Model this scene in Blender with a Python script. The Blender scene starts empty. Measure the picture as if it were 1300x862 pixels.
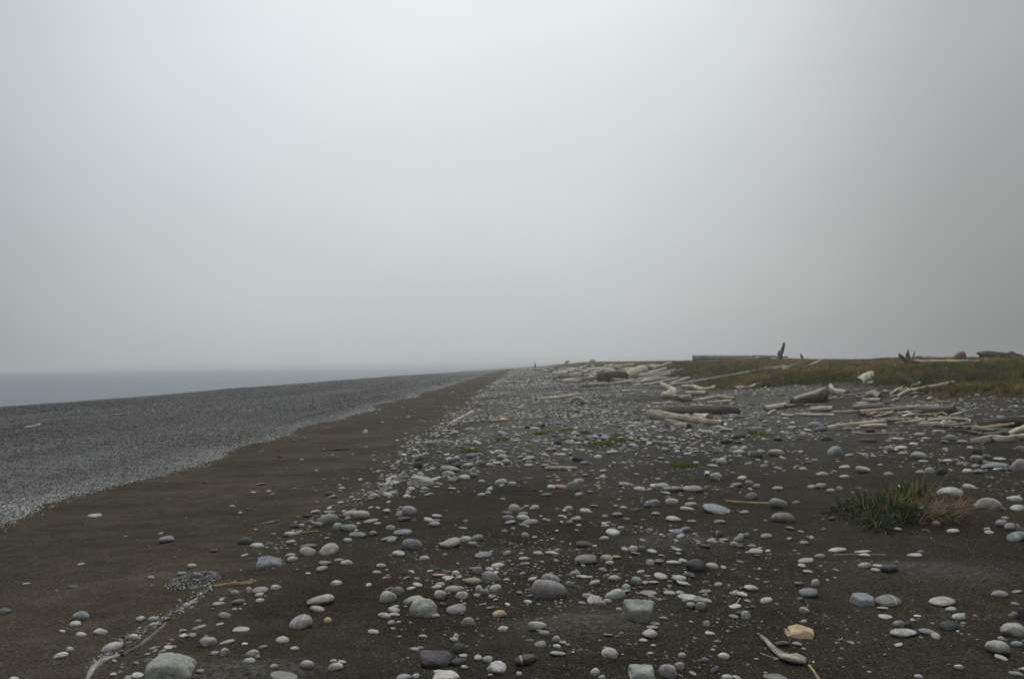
import bpy, bmesh, math
import numpy as np
from mathutils import Vector, Matrix

scene = bpy.context.scene
col = scene.collection
R_ = math.radians
rng = np.random.default_rng(11)

# ------------------------------------------------------------------ camera
F = 1011.0                    # focal length in photo pixels (28 mm on 36 mm film, photo 1300 x 862)
CAM = np.array([0.0, 0.0, 1.60])
PITCH, ROLL = math.atan(34 / F), R_(0.315)
fw = np.array([0, math.cos(PITCH), math.sin(PITCH)])
up0 = np.array([0, -math.sin(PITCH), math.cos(PITCH)])
rt0 = np.array([1.0, 0, 0])
RT = rt0 * math.cos(ROLL) - up0 * math.sin(ROLL)
UP = up0 * math.cos(ROLL) + rt0 * math.sin(ROLL)
cd = bpy.data.cameras.new('camera')
cd.sensor_width = 36.0
cd.lens = 36.0 * F / 1300.0
cd.clip_start, cd.clip_end = 0.05, 9000
cam = bpy.data.objects.new('camera', cd)
m = Matrix.Identity(4)
for i in range(3):
    m[i][0], m[i][1], m[i][2], m[i][3] = RT[i], UP[i], -fw[i], CAM[i]
cam.matrix_world = m
col.objects.link(cam)
scene.camera = cam

# ------------------------------------------------------------------ world: thick overcast
SUN_EL, SUN_AZ = R_(55), R_(-8)          # azimuth from +Y towards -X (over the sea)
sdir = Vector((math.sin(SUN_AZ) * math.cos(SUN_EL), math.cos(SUN_AZ) * math.cos(SUN_EL), math.sin(SUN_EL)))
world = bpy.data.worlds.new('World')
scene.world = world
world.use_nodes = True
nt = world.node_tree
nt.nodes.clear()
N = nt.nodes.new
L = nt.links.new
wout = N('ShaderNodeOutputWorld')
bg = N('ShaderNodeBackground')
L(bg.outputs[0], wout.inputs[0])
sky = N('ShaderNodeTexSky')
sky.sky_type = 'NISHITA'
sky.sun_disc = False
sky.sun_elevation = SUN_EL
sky.sun_rotation = -SUN_AZ
sky.air_density, sky.dust_density, sky.ozone_density = 1.0, 6.0, 1.0
skys = N('ShaderNodeMix'); skys.data_type = 'RGBA'; skys.blend_type = 'MULTIPLY'
skys.inputs[0].default_value = 1.0
L(sky.outputs[0], skys.inputs[6]); skys.inputs[7].default_value = (0.09, 0.085, 0.08, 1)
geo = N('ShaderNodeTexCoord')
# overcast seen through fog: brighter with height and towards the azimuth of the veiled sun
def M(op, x, y=None):
    o_ = N('ShaderNodeMath'); o_.operation = op
    for i_, v_ in ((0, x), (1, y)):
        if v_ is None: continue
        if hasattr(v_, 'is_linked'): L(v_, o_.inputs[i_])
        else: o_.inputs[i_].default_value = v_
    return o_.outputs[0]
nrm = N('ShaderNodeVectorMath'); nrm.operation = 'NORMALIZE'
L(geo.outputs['Generated'], nrm.inputs[0])
sepz = N('ShaderNodeSeparateXYZ'); L(nrm.outputs[0], sepz.inputs[0])
zc = M('MAXIMUM', sepz.outputs['Z'], 0.0)
hl = M('MAXIMUM', M('SQRT', M('SUBTRACT', 1.0, M('MULTIPLY', zc, zc))), .02)
dh = M('DIVIDE', M('ADD', M('MULTIPLY', sepz.outputs['X'], math.sin(R_(-6))), M('MULTIPLY', sepz.outputs['Y'], math.cos(R_(-6)))), hl)
ramp = N('ShaderNodeValToRGB'); ramp.color_ramp.interpolation = 'B_SPLINE'
L(M('ADD', M('MULTIPLY', dh, .5), .5), ramp.inputs[0])
SKY_STOPS = [(180, .15), (120, .16), (90, .18), (60, .21), (48, .235), (42, .25), (36, .275), (30, .34), (23, .435), (15, .50), (7, .525), (0, .53)]
while len(ramp.color_ramp.elements) < len(SKY_STOPS):
    ramp.color_ramp.elements.new(0.5)
for e, (an, c) in zip(ramp.color_ramp.elements, SKY_STOPS):
    e.position = (math.cos(R_(an)) + 1) / 2; e.color = (c * .955, c * 1.0, c * 1.006, 1)
hgt = M('ADD', M('MULTIPLY', zc, 1.6), 1.0)
low = N('ShaderNodeVectorMath'); low.operation = 'SCALE'; L(ramp.outputs[0], low.inputs[0]); L(hgt, low.inputs['Scale'])
zb = N('ShaderNodeMapRange'); zb.interpolation_type = 'SMOOTHSTEP'; zb.inputs[1].default_value = .45; zb.inputs[2].default_value = .95
L(zc, zb.inputs[0])
dome = N('ShaderNodeMix'); dome.data_type = 'RGBA'; L(zb.outputs[0], dome.inputs[0]); L(low.outputs[0], dome.inputs[6])
dome.inputs[7].default_value = (1.08, 1.12, 1.12, 1)
mp = N('ShaderNodeMapping'); mp.inputs['Scale'].default_value = (1.6, 1.6, 4.5)
L(nrm.outputs[0], mp.inputs[0])
ns = N('ShaderNodeTexNoise'); ns.inputs['Scale'].default_value = 1.8; ns.inputs['Detail'].default_value = 4
L(mp.outputs[0], ns.inputs['Vector'])
nr = N('ShaderNodeMapRange'); nr.inputs[1].default_value = 0.3; nr.inputs[2].default_value = 0.7
nr.inputs[3].default_value = 0.97; nr.inputs[4].default_value = 1.03
L(ns.outputs[0], nr.inputs[0])
sc = N('ShaderNodeVectorMath'); sc.operation = 'SCALE'
L(dome.outputs[2], sc.inputs[0]); L(nr.outputs[0], sc.inputs['Scale'])
# the fog is a touch bluer over the sea
tb = N('ShaderNodeMapRange'); tb.inputs[1].default_value = -.6; tb.inputs[2].default_value = .5; L(sepz.outputs['X'], tb.inputs[0])
tc_ = N('ShaderNodeMix'); tc_.data_type = 'RGBA'; L(tb.outputs[0], tc_.inputs[0])
tc_.inputs[6].default_value = (.965, 1.0, 1.03, 1); tc_.inputs[7].default_value = (1.0, 1.0, .995, 1)
tm = N('ShaderNodeMix'); tm.data_type = 'RGBA'; tm.blend_type = 'MULTIPLY'; tm.inputs[0].default_value = 1.0
L(sc.outputs[0], tm.inputs[6]); L(tc_.outputs[2], tm.inputs[7])
mx = N('ShaderNodeMix'); mx.data_type = 'RGBA'; mx.inputs[0].default_value = 0.06
L(tm.outputs[2], mx.inputs[6]); L(skys.outputs[2], mx.inputs[7])
L(mx.outputs[2], bg.inputs[0])
bg.inputs[1].default_value = 1.0

sl = bpy.data.lights.new('sun', 'SUN')
sl.energy = 1.5
sl.angle = R_(35)
sl.color = (1.0, 0.975, 0.94)
so = bpy.data.objects.new('sun', sl)
so.rotation_euler = sdir.to_track_quat('Z', 'Y').to_euler()
so.location = (0, 0, 60)
col.objects.link(so)

FOG = .0012                    # scattering per metre
vs = scene.view_settings
vs.view_transform = 'Standard'; vs.look = 'None'; vs.exposure = 0.0; vs.gamma = 1.0
vs.use_curve_mapping = False
scene.cycles.use_denoising = True
scene.cycles.max_bounces = 6
scene.cycles.volume_bounces = 2
scene.cycles.diffuse_bounces = 3

# ------------------------------------------------------------------ helpers
def tag(o, label=None, cat=None, group=None, kind=None):
    if label: o['label'] = label
    if cat: o['category'] = cat
    if group: o['group'] = group
    if kind: o['kind'] = kind
    return o

def h2(ix, iy, seed):
    n = (ix.astype(np.int64) * 374761393 + iy.astype(np.int64) * 668265263 + seed * 974634777) & 0xffffffff
    n = ((n ^ (n >> 13)) * 1274126177) & 0xffffffff
    n = n ^ (n >> 16)
    return (n & 0xffff) / 65535.0

def vn(x, y, s=0):                       # value noise, 0..1
    x = np.asarray(x, float); y = np.asarray(y, float)
    ix, iy = np.floor(x), np.floor(y)
    fx, fy = x - ix, y - iy
    fx = fx * fx * (3 - 2 * fx); fy = fy * fy * (3 - 2 * fy)
    a, b = h2(ix, iy, s), h2(ix + 1, iy, s)
    c, d = h2(ix, iy + 1, s), h2(ix + 1, iy + 1, s)
    return (a * (1 - fx) + b * fx) * (1 - fy) + (c * (1 - fx) + d * fx) * fy

def sstep(a, b, x):
    t = np.clip((np.asarray(x, float) - a) / (b - a), 0, 1)
    return t * t * (3 - 2 * t)

def rays(px, py):
    px = np.asarray(px, float); py = np.asarray(py, float)
    d = fw[None] + ((px - 650) / F)[:, None] * RT[None] + ((431 - py) / F)[:, None] * UP[None]
    return d / d[:, 1:2]                 # scaled so that t = Y distance

# terrain ------------------------------------------------------------------
PX = [-3000, -70, -46, -40, -33, -29, -25, -20, -12, -6, -3.2, -2.1, -1.6, 0, 4, 7, 9.5, 12, 15, 18, 21, 25, 32, 45, 90, 1500]
PZ = [-3.6, -3.5, -2.9, -2.2, -1.05, -.6, -.42, -.36, -.30, -.22, -.12, -.07, 0., .02, .07, .14, .26, .56, 1.02, 1.34, 1.50, 1.60, 1.72, 1.84, 1.95, 1.95]
_xs = np.linspace(-80, 100, 3601)
_zs = np.interp(_xs, PX, PZ)
_k = np.exp(-0.5 * (np.arange(-30, 31) * .05 / .55) ** 2); _k /= _k.sum()
_zsm = np.convolve(np.pad(_zs, 30, 'edge'), _k, 'valid')
_k2 = np.exp(-0.5 * (np.arange(-30, 31) * .05 / .12) ** 2); _k2 /= _k2.sum()
_zsh = np.convolve(np.pad(_zs, 30, 'edge'), _k2, 'valid')
_w = np.exp(-((_xs + 1.9) / 1.0) ** 2)
_zf = _zsm * (1 - _w) + _zsh * _w

MOUNDS = []     # (x, y, rx, ry, height)

def bend(y):
    return 4.2 * (np.maximum(np.asarray(y, float) - 50, 0) / 250) ** 1.5

def scarp_x(y):
    y = np.asarray(y, float)
    return bend(y) - 1.9 + .16 * np.sin(y * .55 + 1) + .1 * np.sin(y * 1.3)

def gravel_edge(y):
    return bend(y) - 6.05 + .22 * np.sin(y * .42 + .6) + .16 * np.sin(y * .97) + .55 * (vn(np.asarray(y) * .22, 0 * np.asarray(y), 5) - .5) + .16 * (vn(np.asarray(y) * 1.7, 0 * np.asarray(y), 6) - .5)

def grass_edge(y):
    y = np.asarray(y, float)
    return bend(y) + 12.3 + 1.6 * (vn(y * .12, 0 * y, 8) - .5) * 2 + .8 * np.sin(y * .21 + 2)

def ground(x, y):
    x = np.asarray(x, float); y = np.asarray(y, float)
    bd = bend(y); x0_ = x
    x = x - bd
    xx = x - (scarp_x(y) - bd + 1.9) * np.exp(-((x + 1.9) / 1.6) ** 2)
    z = np.where(np.abs(x) < 80, np.interp(xx, _xs, _zf), np.interp(x, PX, PZ))
    land = sstep(-60, -20, x)
    rocky = sstep(-2.6, -.8, x)
    z = z + land * (.10 * (vn(x * .11, y * .05, 1) - .5) + .03 * (vn(x * .6, y * .35, 2) - .5) * (1 + rocky))
    z = z + .10 * sstep(-7, -9, x) * sstep(-34, -26, x) * (vn(x * .42 + 3, y * .045, 71) + .5 * vn(x * 1.1, y * .12, 72) - .75)
    near = np.clip(1 - (y - 20) / 40, 0, 1)
    z = z + near * land * (.075 * rocky * (vn(x * 1.7, y * 1.5, 3) - .5) - .014 * sstep(.74, .88, vn(x * 4.3 + 9, y * 3.4, 81)) * (1 - .4 * rocky) + (.010 + .020 * rocky) * (vn(x * 4.1 + y, y * 4.6, 4) - .5)
                    + .004 * (1 - rocky) * np.sin((x * .5 + y * 1.0) * 9 + 3 * vn(x * .8, y * .8, 9)))
    for (mx_, my_, rx, ry, hh) in MOUNDS:
        z = z + hh * np.exp(-(((x0_ - mx_) / rx) ** 2 + ((y - my_) / ry) ** 2))
    z = z + 1.2 * sstep(55, 270, y) * sstep(-16, 3, x)
    z = z + .16 * sstep(13, 20, x) * (vn(x * .22, y * .16, 12) - .5)
    return z

def hit(px, py, soft=False):
    """photo pixels -> points on the terrain"""
    px = np.atleast_1d(np.asarray(px, float)); py = np.atleast_1d(np.asarray(py, float))
    d = rays(px, py)
    ts = np.geomspace(2.2, 260, 900)
    P = CAM[None, None] + d[:, None, :] * ts[None, :, None]
    gap = P[:, :, 2] - ground(P[:, :, 0], P[:, :, 1])
    out = np.zeros((len(px), 3))
    for i in range(len(px)):
        neg = np.where(gap[i] <= 0)[0]
        if len(neg):
            k = max(neg[0], 1)
            g0, g1 = gap[i, k - 1], gap[i, k]
            t = ts[k - 1] + (ts[k] - ts[k - 1]) * g0 / (g0 - g1 + 1e-9)
        else:
            k0 = np.searchsorted(ts, 25); k1 = np.searchsorted(ts, 110)
            t = ts[k0 + np.argmin(gap[i, k0:k1])]
        out[i] = CAM + d[i] * t
    return out

def project(P):
    v = np.asarray(P) - CAM
    zf = v @ fw
    return 650 + F * (v @ RT) / zf, 431 - F * (v @ UP) / zf

# low mounds of coarse grit, found where the photo shows them
for (px, py, rx, ry, hh) in [(735, 795, .42, .30, .05), (865, 690, .5, .35, .06), (1190, 728, .6, .3, .035), (300, 856, .5, .2, .03),
                             (560, 566, .6, .7, .09), (1130, 655, .75, .5, .09), (650, 838, .4, .25, .03), (930, 745, .7, .3, -.03),
                             (840, 575, 1.0, 1.2, .08), (420, 640, .6, .6, .03), (1060, 800, .5, .3, -.03), (470, 800, .4, .3, -.025), (330, 690, .5, .5, -.03)]:
    q = hit([px], [py])[0]
    MOUNDS.append((q[0], q[1], rx, ry, hh))

MOUNDS += [(22, 82, 10, 22, .56), (31, 50, 8, 11, .26)]

# materials ------------------------------------------------------------------
def new_mat(name):
    mt = bpy.data.materials.new(name)
    mt.use_nodes = True
    t = mt.node_tree
    b = t.nodes['Principled BSDF']
    return mt, t, b

class NB:
    """tiny node helper"""
    def __init__(s, t): s.t = t
    def n(s, kind, **kw):
        o = s.t.nodes.new(kind)
        for k, v in kw.items(): setattr(o, k, v)
        return o
    def l(s, a, b): s.t.links.new(a, b)
    def noise(s, vec, scale, detail=4, rough=.55, dim='3D'):
        o = s.n('ShaderNodeTexNoise'); o.noise_dimensions = dim
        o.inputs['Scale'].default_value = scale; o.inputs['Detail'].default_value = detail
        o.inputs['Roughness'].default_value = rough
        if vec is not None: s.l(vec, o.inputs['Vector'])
        return o.outputs['Fac']
    def rng(s, v, a, b, c, d):
        o = s.n('ShaderNodeMapRange'); o.inputs[1].default_value = a; o.inputs[2].default_value = b
        o.inputs[3].default_value = c; o.inputs[4].default_value = d
        s.l(v, o.inputs[0]); return o.outputs[0]
    def mix(s, f, a, b, mode='MIX'):
        o = s.n('ShaderNodeMix'); o.data_type = 'RGBA'; o.blend_type = mode
        for i, v in ((0, f), (6, a), (7, b)):
            if hasattr(v, 'is_linked'): s.l(v, o.inputs[i])
            elif i == 0: o.inputs[0].default_value = v
            else: o.inputs[i].default_value = (*v, 1)
        return o.outputs[2]
    def scale(s, c, f):
        o = s.n('ShaderNodeVectorMath'); o.operation = 'SCALE'
        s.l(c, o.inputs[0])
        if hasattr(f, 'is_linked'): s.l(f, o.inputs['Scale'])
        else: o.inputs['Scale'].default_value = f
        return o.outputs[0]
    def math(s, op, a, b=None):
        o = s.n('ShaderNodeMath'); o.operation = op
        for i, v in ((0, a), (1, b)):
            if v is None: continue
            if hasattr(v, 'is_linked'): s.l(v, o.inputs[i])
            else: o.inputs[i].default_value = v
        return o.outputs[0]
    def attr(s, name, kind='GEOMETRY'):
        o = s.n('ShaderNodeAttribute'); o.attribute_name = name; o.attribute_type = kind
        return o
    def bump(s, hgt, strength, dist, prev=None):
        o = s.n('ShaderNodeBump'); o.inputs['Strength'].default_value = strength
        o.inputs['Distance'].default_value = dist
        s.l(hgt, o.inputs['Height'])
        if prev is not None: s.l(prev, o.inputs['Normal'])
        return o.outputs[0]

# ground
gm, t, b = new_mat('beach_sand_and_gravel'); nb = NB(t)
pos = nb.n('ShaderNodeNewGeometry').outputs['Position']
a_gr, a_so, a_ro, a_gt = nb.attr('gravel').outputs['Fac'], nb.attr('soil').outputs['Fac'], nb.attr('rocky').outputs['Fac'], nb.attr('grit').outputs['Fac']
big = nb.noise(pos, .55, 5); mid = nb.noise(pos, 5, 5); fine = nb.noise(pos, 55, 4, .7); spk = nb.noise(pos, 130, 2, .6)
stm = nb.n('ShaderNodeMapping'); stm.inputs['Scale'].default_value = (.5, 2.2, 1); stm.inputs['Rotation'].default_value = (0, 0, .35); nb.l(pos, stm.inputs[0])
strk = nb.noise(stm.outputs[0], 1.6, 5, .6)
sandA = nb.mix(nb.rng(big, .35, .65, 0, 1), (.036, .0305, .0232), (.057, .0485, .0370))
sandA = nb.scale(sandA, nb.rng(strk, .3, .7, .80, 1.20))
sandB = nb.mix(nb.rng(big, .35, .65, 0, 1), (.0215, .0180, .0135), (.035, .0295, .0225))
sand = nb.mix(a_ro, sandA, sandB)
sand = nb.scale(sand, nb.rng(mid, .3, .7, .82, 1.18))
sand = nb.scale(sand, nb.rng(fine, .33, .68, .30, 1.80))
grain = nb.mix(nb.rng(spk, .60, .70, 0, .85), sand, (.17, .165, .15))
sand = nb.mix(nb.rng(a_ro, 0, 1, .22, .6), sand, grain)
gritc = nb.mix(nb.rng(fine, .3, .7, 0, 1), (.045, .042, .038), (.13, .125, .115))
sand = nb.mix(nb.math('MULTIPLY', a_gt, nb.rng(nb.noise(pos, 24, 4, .7), .38, .60, .05, .85)), sand, gritc)
vp = nb.n('ShaderNodeTexVoronoi'); vp.inputs['Scale'].default_value = 38; nb.l(pos, vp.inputs['Vector'])
vps = nb.n('ShaderNodeSeparateColor'); nb.l(vp.outputs['Color'], vps.inputs[0])
pbc = nb.mix(nb.rng(vps.outputs[0], .1, .95, 0, 1), (.036, .034, .031), (.155, .152, .146))
sand = nb.mix(nb.math('MULTIPLY', nb.attr('pebbly').outputs['Fac'], .72), sand, pbc)
# gravel beyond the reach of the single pebbles
vor = nb.n('ShaderNodeTexVoronoi'); vor.inputs['Scale'].default_value = 17; nb.l(pos, vor.inputs['Vector'])
gcol = nb.n('ShaderNodeValToRGB')
cr = gcol.color_ramp; cr.elements[0].position = 0; cr.elements[0].color = (.075, .078, .081, 1); cr.elements[1].position = 1; cr.elements[1].color = (.19, .195, .20, 1)
e = cr.elements.new(.55); e.color = (.115, .118, .122, 1)
vs_ = nb.n('ShaderNodeSeparateColor'); nb.l(vor.outputs['Color'], vs_.inputs[0]); nb.l(vs_.outputs[0], gcol.inputs[0])
gdk = nb.scale(gcol.outputs[0], nb.rng(vor.outputs['Distance'], .25, .6, 1.0, .65))
gdk = nb.scale(gdk, nb.rng(big, .3, .7, .85, 1.15))
base = nb.mix(a_gr, sand, gdk)
base = nb.mix(a_so, base, nb.mix(nb.rng(mid, .3, .7, 0, 1), (.030, .027, .017), (.060, .05, .03)))
nb.l(base, b.inputs['Base Color'])
b.inputs['Roughness'].default_value = .95
b.inputs['Specular IOR Level'].default_value = .02
bm1 = nb.bump(mid, .8, .05); bm2 = nb.bump(fine, 1.0, .014, bm1)
bmv = nb.bump(nb.math('MULTIPLY', nb.rng(vor.outputs['Distance'], 0, .7, 1, 0), a_gr), .6, .03, bm2)
nb.l(bmv, b.inputs['Normal'])
MAT_GROUND = gm

def stone_mat(name, kind):
    mt, t, b = new_mat(name); nb = NB(t)
    if kind == 'object':
        oi = nb.n('ShaderNodeObjectInfo'); base = oi.outputs['Color']; rnd = oi.outputs['Random']
    else:
        base = nb.attr('tint', 'INSTANCER').outputs['Color']; rnd = nb.n('ShaderNodeObjectInfo').outputs['Random']
    tc = nb.n('ShaderNodeTexCoord').outputs['Object']
    ps = nb.n('ShaderNodeNewGeometry').outputs['Position']
    off = nb.n('ShaderNodeVectorMath'); off.operation = 'ADD'; nb.l(ps, off.inputs[0])
    cmb = nb.n('ShaderNodeCombineXYZ'); nb.l(nb.math('MULTIPLY', rnd, 57.0), cmb.inputs[2]); nb.l(cmb.outputs[0], off.inputs[1])
    v = off.outputs[0]
    n1 = nb.noise(v, 14, 5, .6); n2 = nb.noise(v, 90, 4, .7); n3 = nb.noise(v, 260, 2, .6)
    c = nb.scale(base, nb.rng(n1, .3, .7, .66, 1.28))
    c = nb.scale(c, nb.rng(n2, .3, .7, .68, 1.28))
    c = nb.mix(nb.rng(n3, .60, .72, 0, .45), c, nb.scale(c, .45))
    c = nb.mix(nb.rng(nb.noise(v, 9, 3), .56, .68, 0, .35), c, nb.mix(.5, c, (.14, .12, .09)))
    if kind == 'object':      # a thin quartz seam on some stones
        wv = nb.n('ShaderNodeTexWave'); wv.inputs['Scale'].default_value = 1.3; wv.inputs['Distortion'].default_value = 6
        wv.inputs['Detail'].default_value = 3; nb.l(v, wv.inputs['Vector'])
        f = nb.math('MULTIPLY', nb.rng(wv.outputs['Fac'], .985, .998, 0, .5), nb.rng(rnd, .6, .62, 0, 1))
        c = nb.mix(f, c, (.42, .41, .39))
    nb.l(c, b.inputs['Base Color'])
    nb.l(nb.rng(n1, .3, .7, .72, .92), b.inputs['Roughness'])
    b.inputs['Specular IOR Level'].default_value = .08
    nb.l(nb.bump(n2, .6, .008, nb.bump(n1, .5, .03)), b.inputs['Normal'])
    return mt

MAT_STONE = stone_mat('beach_stone', 'object')
MAT_PEBBLE = stone_mat('loose_pebbles', 'inst')

# driftwood: grain runs along the log through the 'grain' attribute (cos, sin, length)
wm, t, b = new_mat('weathered_driftwood'); nb = NB(t)
gv = nb.attr('grain').outputs['Vector']
oi = nb.n('ShaderNodeObjectInfo')
off = nb.n('ShaderNodeVectorMath'); off.operation = 'ADD'; nb.l(gv, off.inputs[0])
cmb = nb.n('ShaderNodeCombineXYZ'); nb.l(nb.math('MULTIPLY', oi.outputs['Random'], 31.0), cmb.inputs[0]); nb.l(cmb.outputs[0], off.inputs[1])
v = off.outputs[0]
g1 = nb.noise(v, 28, 5, .65); g2 = nb.noise(v, 90, 4, .7); g3 = nb.noise(v, 6, 4, .6)
ps = nb.n('ShaderNodeNewGeometry').outputs['Position']
pt = nb.noise(ps, 3.5, 4, .6)
c = nb.scale(oi.outputs['Color'], nb.rng(g1, .32, .68, .35, 1.50))
c = nb.scale(c, nb.rng(g3, .3, .7, .62, 1.3))
crk = nb.rng(g2, .34, .44, .25, 1)
c = nb.scale(c, crk)
c = nb.mix(nb.rng(pt, .5, .72, 0, .55), c, nb.mix(.6, c, (.10, .078, .055)))
cut = nb.attr('cut').outputs['Fac']
ring = nb.noise(nb.n('ShaderNodeTexCoord').outputs['Object'], 30, 3)
c = nb.mix(cut, c, nb.scale(c, nb.rng(ring, .35, .65, .40, .75)))  # end grain, darkened to carry the shade on ends facing the camera
nb.l(c, b.inputs['Base Color'])
b.inputs['Roughness'].default_value = .95
b.inputs['Specular IOR Level'].default_value = .03
nb.l(nb.bump(g2, .9, .02, nb.bump(g1, .8, .04)), b.inputs['Normal'])
MAT_WOOD = wm

def plain_mat(name, color, rough=.6, vary=.25, scale=20):
    mt, t, b = new_mat(name); nb = NB(t)
    ps = nb.n('ShaderNodeNewGeometry').outputs['Position']
    n1 = nb.noise(ps, scale, 4)
    c = nb.n('ShaderNodeRGB'); c.outputs[0].default_value = (*color, 1)
    nb.l(nb.scale(c.outputs[0], nb.rng(n1, .3, .7, 1 - vary, 1 + vary)), b.inputs['Base Color'])
    b.inputs['Roughness'].default_value = rough
    b.inputs['Specular IOR Level'].default_value = .25
    return mt

def blade_mat(name, base, dry, inst):
    mt, t, b = new_mat(name); nb = NB(t)
    bv = nb.attr('bv').outputs['Fac']
    ht = nb.attr('ht').outputs['Fac']
    if inst:
        base_c = nb.attr('tint', 'INSTANCER').outputs['Color']
        c = nb.scale(base_c, nb.rng(bv, 0, 1, .55, 1.35))
        c = nb.mix(nb.rng(bv, .70, .74, 0, .75), c, dry)
    else:
        c = nb.mix(nb.rng(bv, 0, 1, 0, 1), tuple(x * .55 for x in base), tuple(x * 1.35 for x in base))
        c = nb.mix(nb.math('MULTIPLY', nb.rng(bv, .80, .84, 0, 1), nb.rng(ht, .0, .6, .3, 1)), c, dry)
    nb.l(c, b.inputs['Base Color'])
    b.inputs['Roughness'].default_value = .7
    b.inputs['Specular IOR Level'].default_value = .05
    tr = nb.n('ShaderNodeBsdfTranslucent'); nb.l(c, tr.inputs['Color'])       # thin blades let some light through
    ms = nb.n('ShaderNodeMixShader'); ms.inputs[0].default_value = .4
    nb.l(b.outputs[0], ms.inputs[1]); nb.l(tr.outputs[0], ms.inputs[2])
    nb.l(ms.outputs[0], t.nodes['Material Output'].inputs['Surface'])
    return mt

MAT_DUNE = blade_mat('dune_grass_blades', (0, 0, 0), (.17, .125, .065), True)
MAT_TUFT = blade_mat('green_grass_blades', (.042, .070, .030), (.20, .14, .07), False)
MAT_STRAW = blade_mat('dry_straw', (.25, .16, .085), (.30, .22, .12), False)
MAT_MOSS = blade_mat('bright_moss', (.115, .155, .028), (.17, .16, .05), False)

# mesh building ------------------------------------------------------------------
def mesh_from(name, verts, faces, smooth=True, attrs=None):
    me = bpy.data.meshes.new(name)
    me.from_pydata([tuple(v) for v in verts], [], [tuple(int(i) for i in f) for f in faces])
    if smooth:
        me.polygons.foreach_set('use_smooth', [True] * len(me.polygons))
    for k, (typ, data) in (attrs or {}).items():
        a = me.attributes.new(k, typ, 'POINT')
        a.data.foreach_set('vector' if typ == 'FLOAT_VECTOR' else 'value', np.asarray(data, float).ravel())
    me.update()
    return me

def obj(name, me, mat=None, parent=None, loc=None, color=None):
    o = bpy.data.objects.new(name, me)
    col.objects.link(o)
    if mat and me is not None and not me.materials: me.materials.append(mat)
    if parent is not None: o.parent = parent
    if loc is not None: o.location = loc
    if color is not None: o.color = (*color, 1)
    return o

ICO = {}
for s in (1, 2, 3, 4):
    bm = bmesh.new(); bmesh.ops.create_icosphere(bm, subdivisions=s, radius=1)
    bm.verts.index_update()
    ICO[s] = (np.array([v.co[:] for v in bm.verts]), np.array([[v.index for v in f.verts] for f in bm.faces]))
    bm.free()

def pebble_shape(r, sub, p=7.0, n=16, rough=0.0, planes=None):
    """rounded polyhedron: p low = smooth cobble, p high = angular block; fitted to -1..1"""
    d, f = ICO[sub]
    nn = r.normal(size=(n, 3)); nn /= np.linalg.norm(nn, axis=1)[:, None]
    ax = np.vstack([np.eye(3), -np.eye(3)]) + r.normal(0, .30 if p > 6 else .2, (6, 3)); ax /= np.linalg.norm(ax, axis=1)[:, None]
    nn = np.vstack([nn, ax])
    h = np.concatenate([r.uniform(.86 if p > 6 else .64, 1.15, n), r.uniform(.88, 1.12, 6)])
    gi_ = np.arange(22) + .5; ph_ = np.arccos(1 - 2 * gi_ / 22); th_ = math.pi * (1 + 5 ** .5) * gi_
    fib = np.stack([np.cos(th_) * np.sin(ph_), np.sin(th_) * np.sin(ph_), np.cos(ph_)], 1)
    nn = np.vstack([nn, fib]); h = np.concatenate([h, np.full(22, 1.14)])
    if planes is not None:
        nn = np.array([q_[:3] for q_ in planes], float); nn /= np.linalg.norm(nn, axis=1)[:, None]; h = np.array([q_[3] for q_ in planes])
    q = np.maximum(d @ nn.T, 0) / h[None]
    rad = (q ** p).sum(1) ** (-1 / p)
    v = d * rad[:, None]
    if rough:
        v *= (1 + rough * (vn(d[:, 0] * 3 + 9, d[:, 1] * 3 + d[:, 2] * 2.3, int(r.integers(999))) - .5) +
              rough * .7 * (vn(d[:, 0] * 7 + 9, d[:, 1] * 7 + d[:, 2] * 6.3, int(r.integers(999))) - .5))[:, None]
    v = v - (v.max(0) + v.min(0)) / 2
    return v / v.max(0)[None], f

# ------------------------------------------------------------------ terrain sheet
ys = [-60, -40, -25, -14, -8, -4, -1, .5, 1.5]
y = 2.2
while y < 1700:
    ys.append(y); y += max(.045, .0125 * y)
ys += [2300, 3300]
xs = np.concatenate([[-2400, -1200, -500, -220, -120, -80, -65], np.arange(-55, -8, .4), np.arange(-8, 13.5, .1), np.arange(13.5, 32, .4),
                     [34, 38, 44, 52, 64, 80, 110, 170, 300, 600, 1200, 2400]])
ys = np.array(ys)
GX, GY = np.meshgrid(xs, ys)
GZ = ground(GX, GY)
nx, ny = len(xs), len(ys)
V = np.stack([GX.ravel(), GY.ravel(), GZ.ravel()], 1)
idx = np.arange(nx * ny).reshape(ny, nx)
Q = np.stack([idx[:-1, :-1], idx[:-1, 1:], idx[1:, 1:], idx[1:, :-1]], -1).reshape(-1, 4)
me = bpy.data.meshes.new('beach')
me.vertices.add(len(V)); me.vertices.foreach_set('co', V.ravel())
me.loops.add(Q.size); me.loops.foreach_set('vertex_index', Q.ravel().astype(np.int32))
me.polygons.add(len(Q)); me.polygons.foreach_set('loop_start', np.arange(0, Q.size, 4, dtype=np.int32))
me.polygons.foreach_set('use_smooth', np.ones(len(Q), bool))
me.update(calc_edges=True)
X1, Y1 = V[:, 0], V[:, 1]
grit = np.zeros(len(V))
for (mx_, my_, rx, ry, hh) in MOUNDS[:5]:
    grit = np.maximum(grit, np.exp(-(((X1 - mx_) / rx) ** 2 + ((Y1 - my_) / ry) ** 2) ** 1.5))
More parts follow.
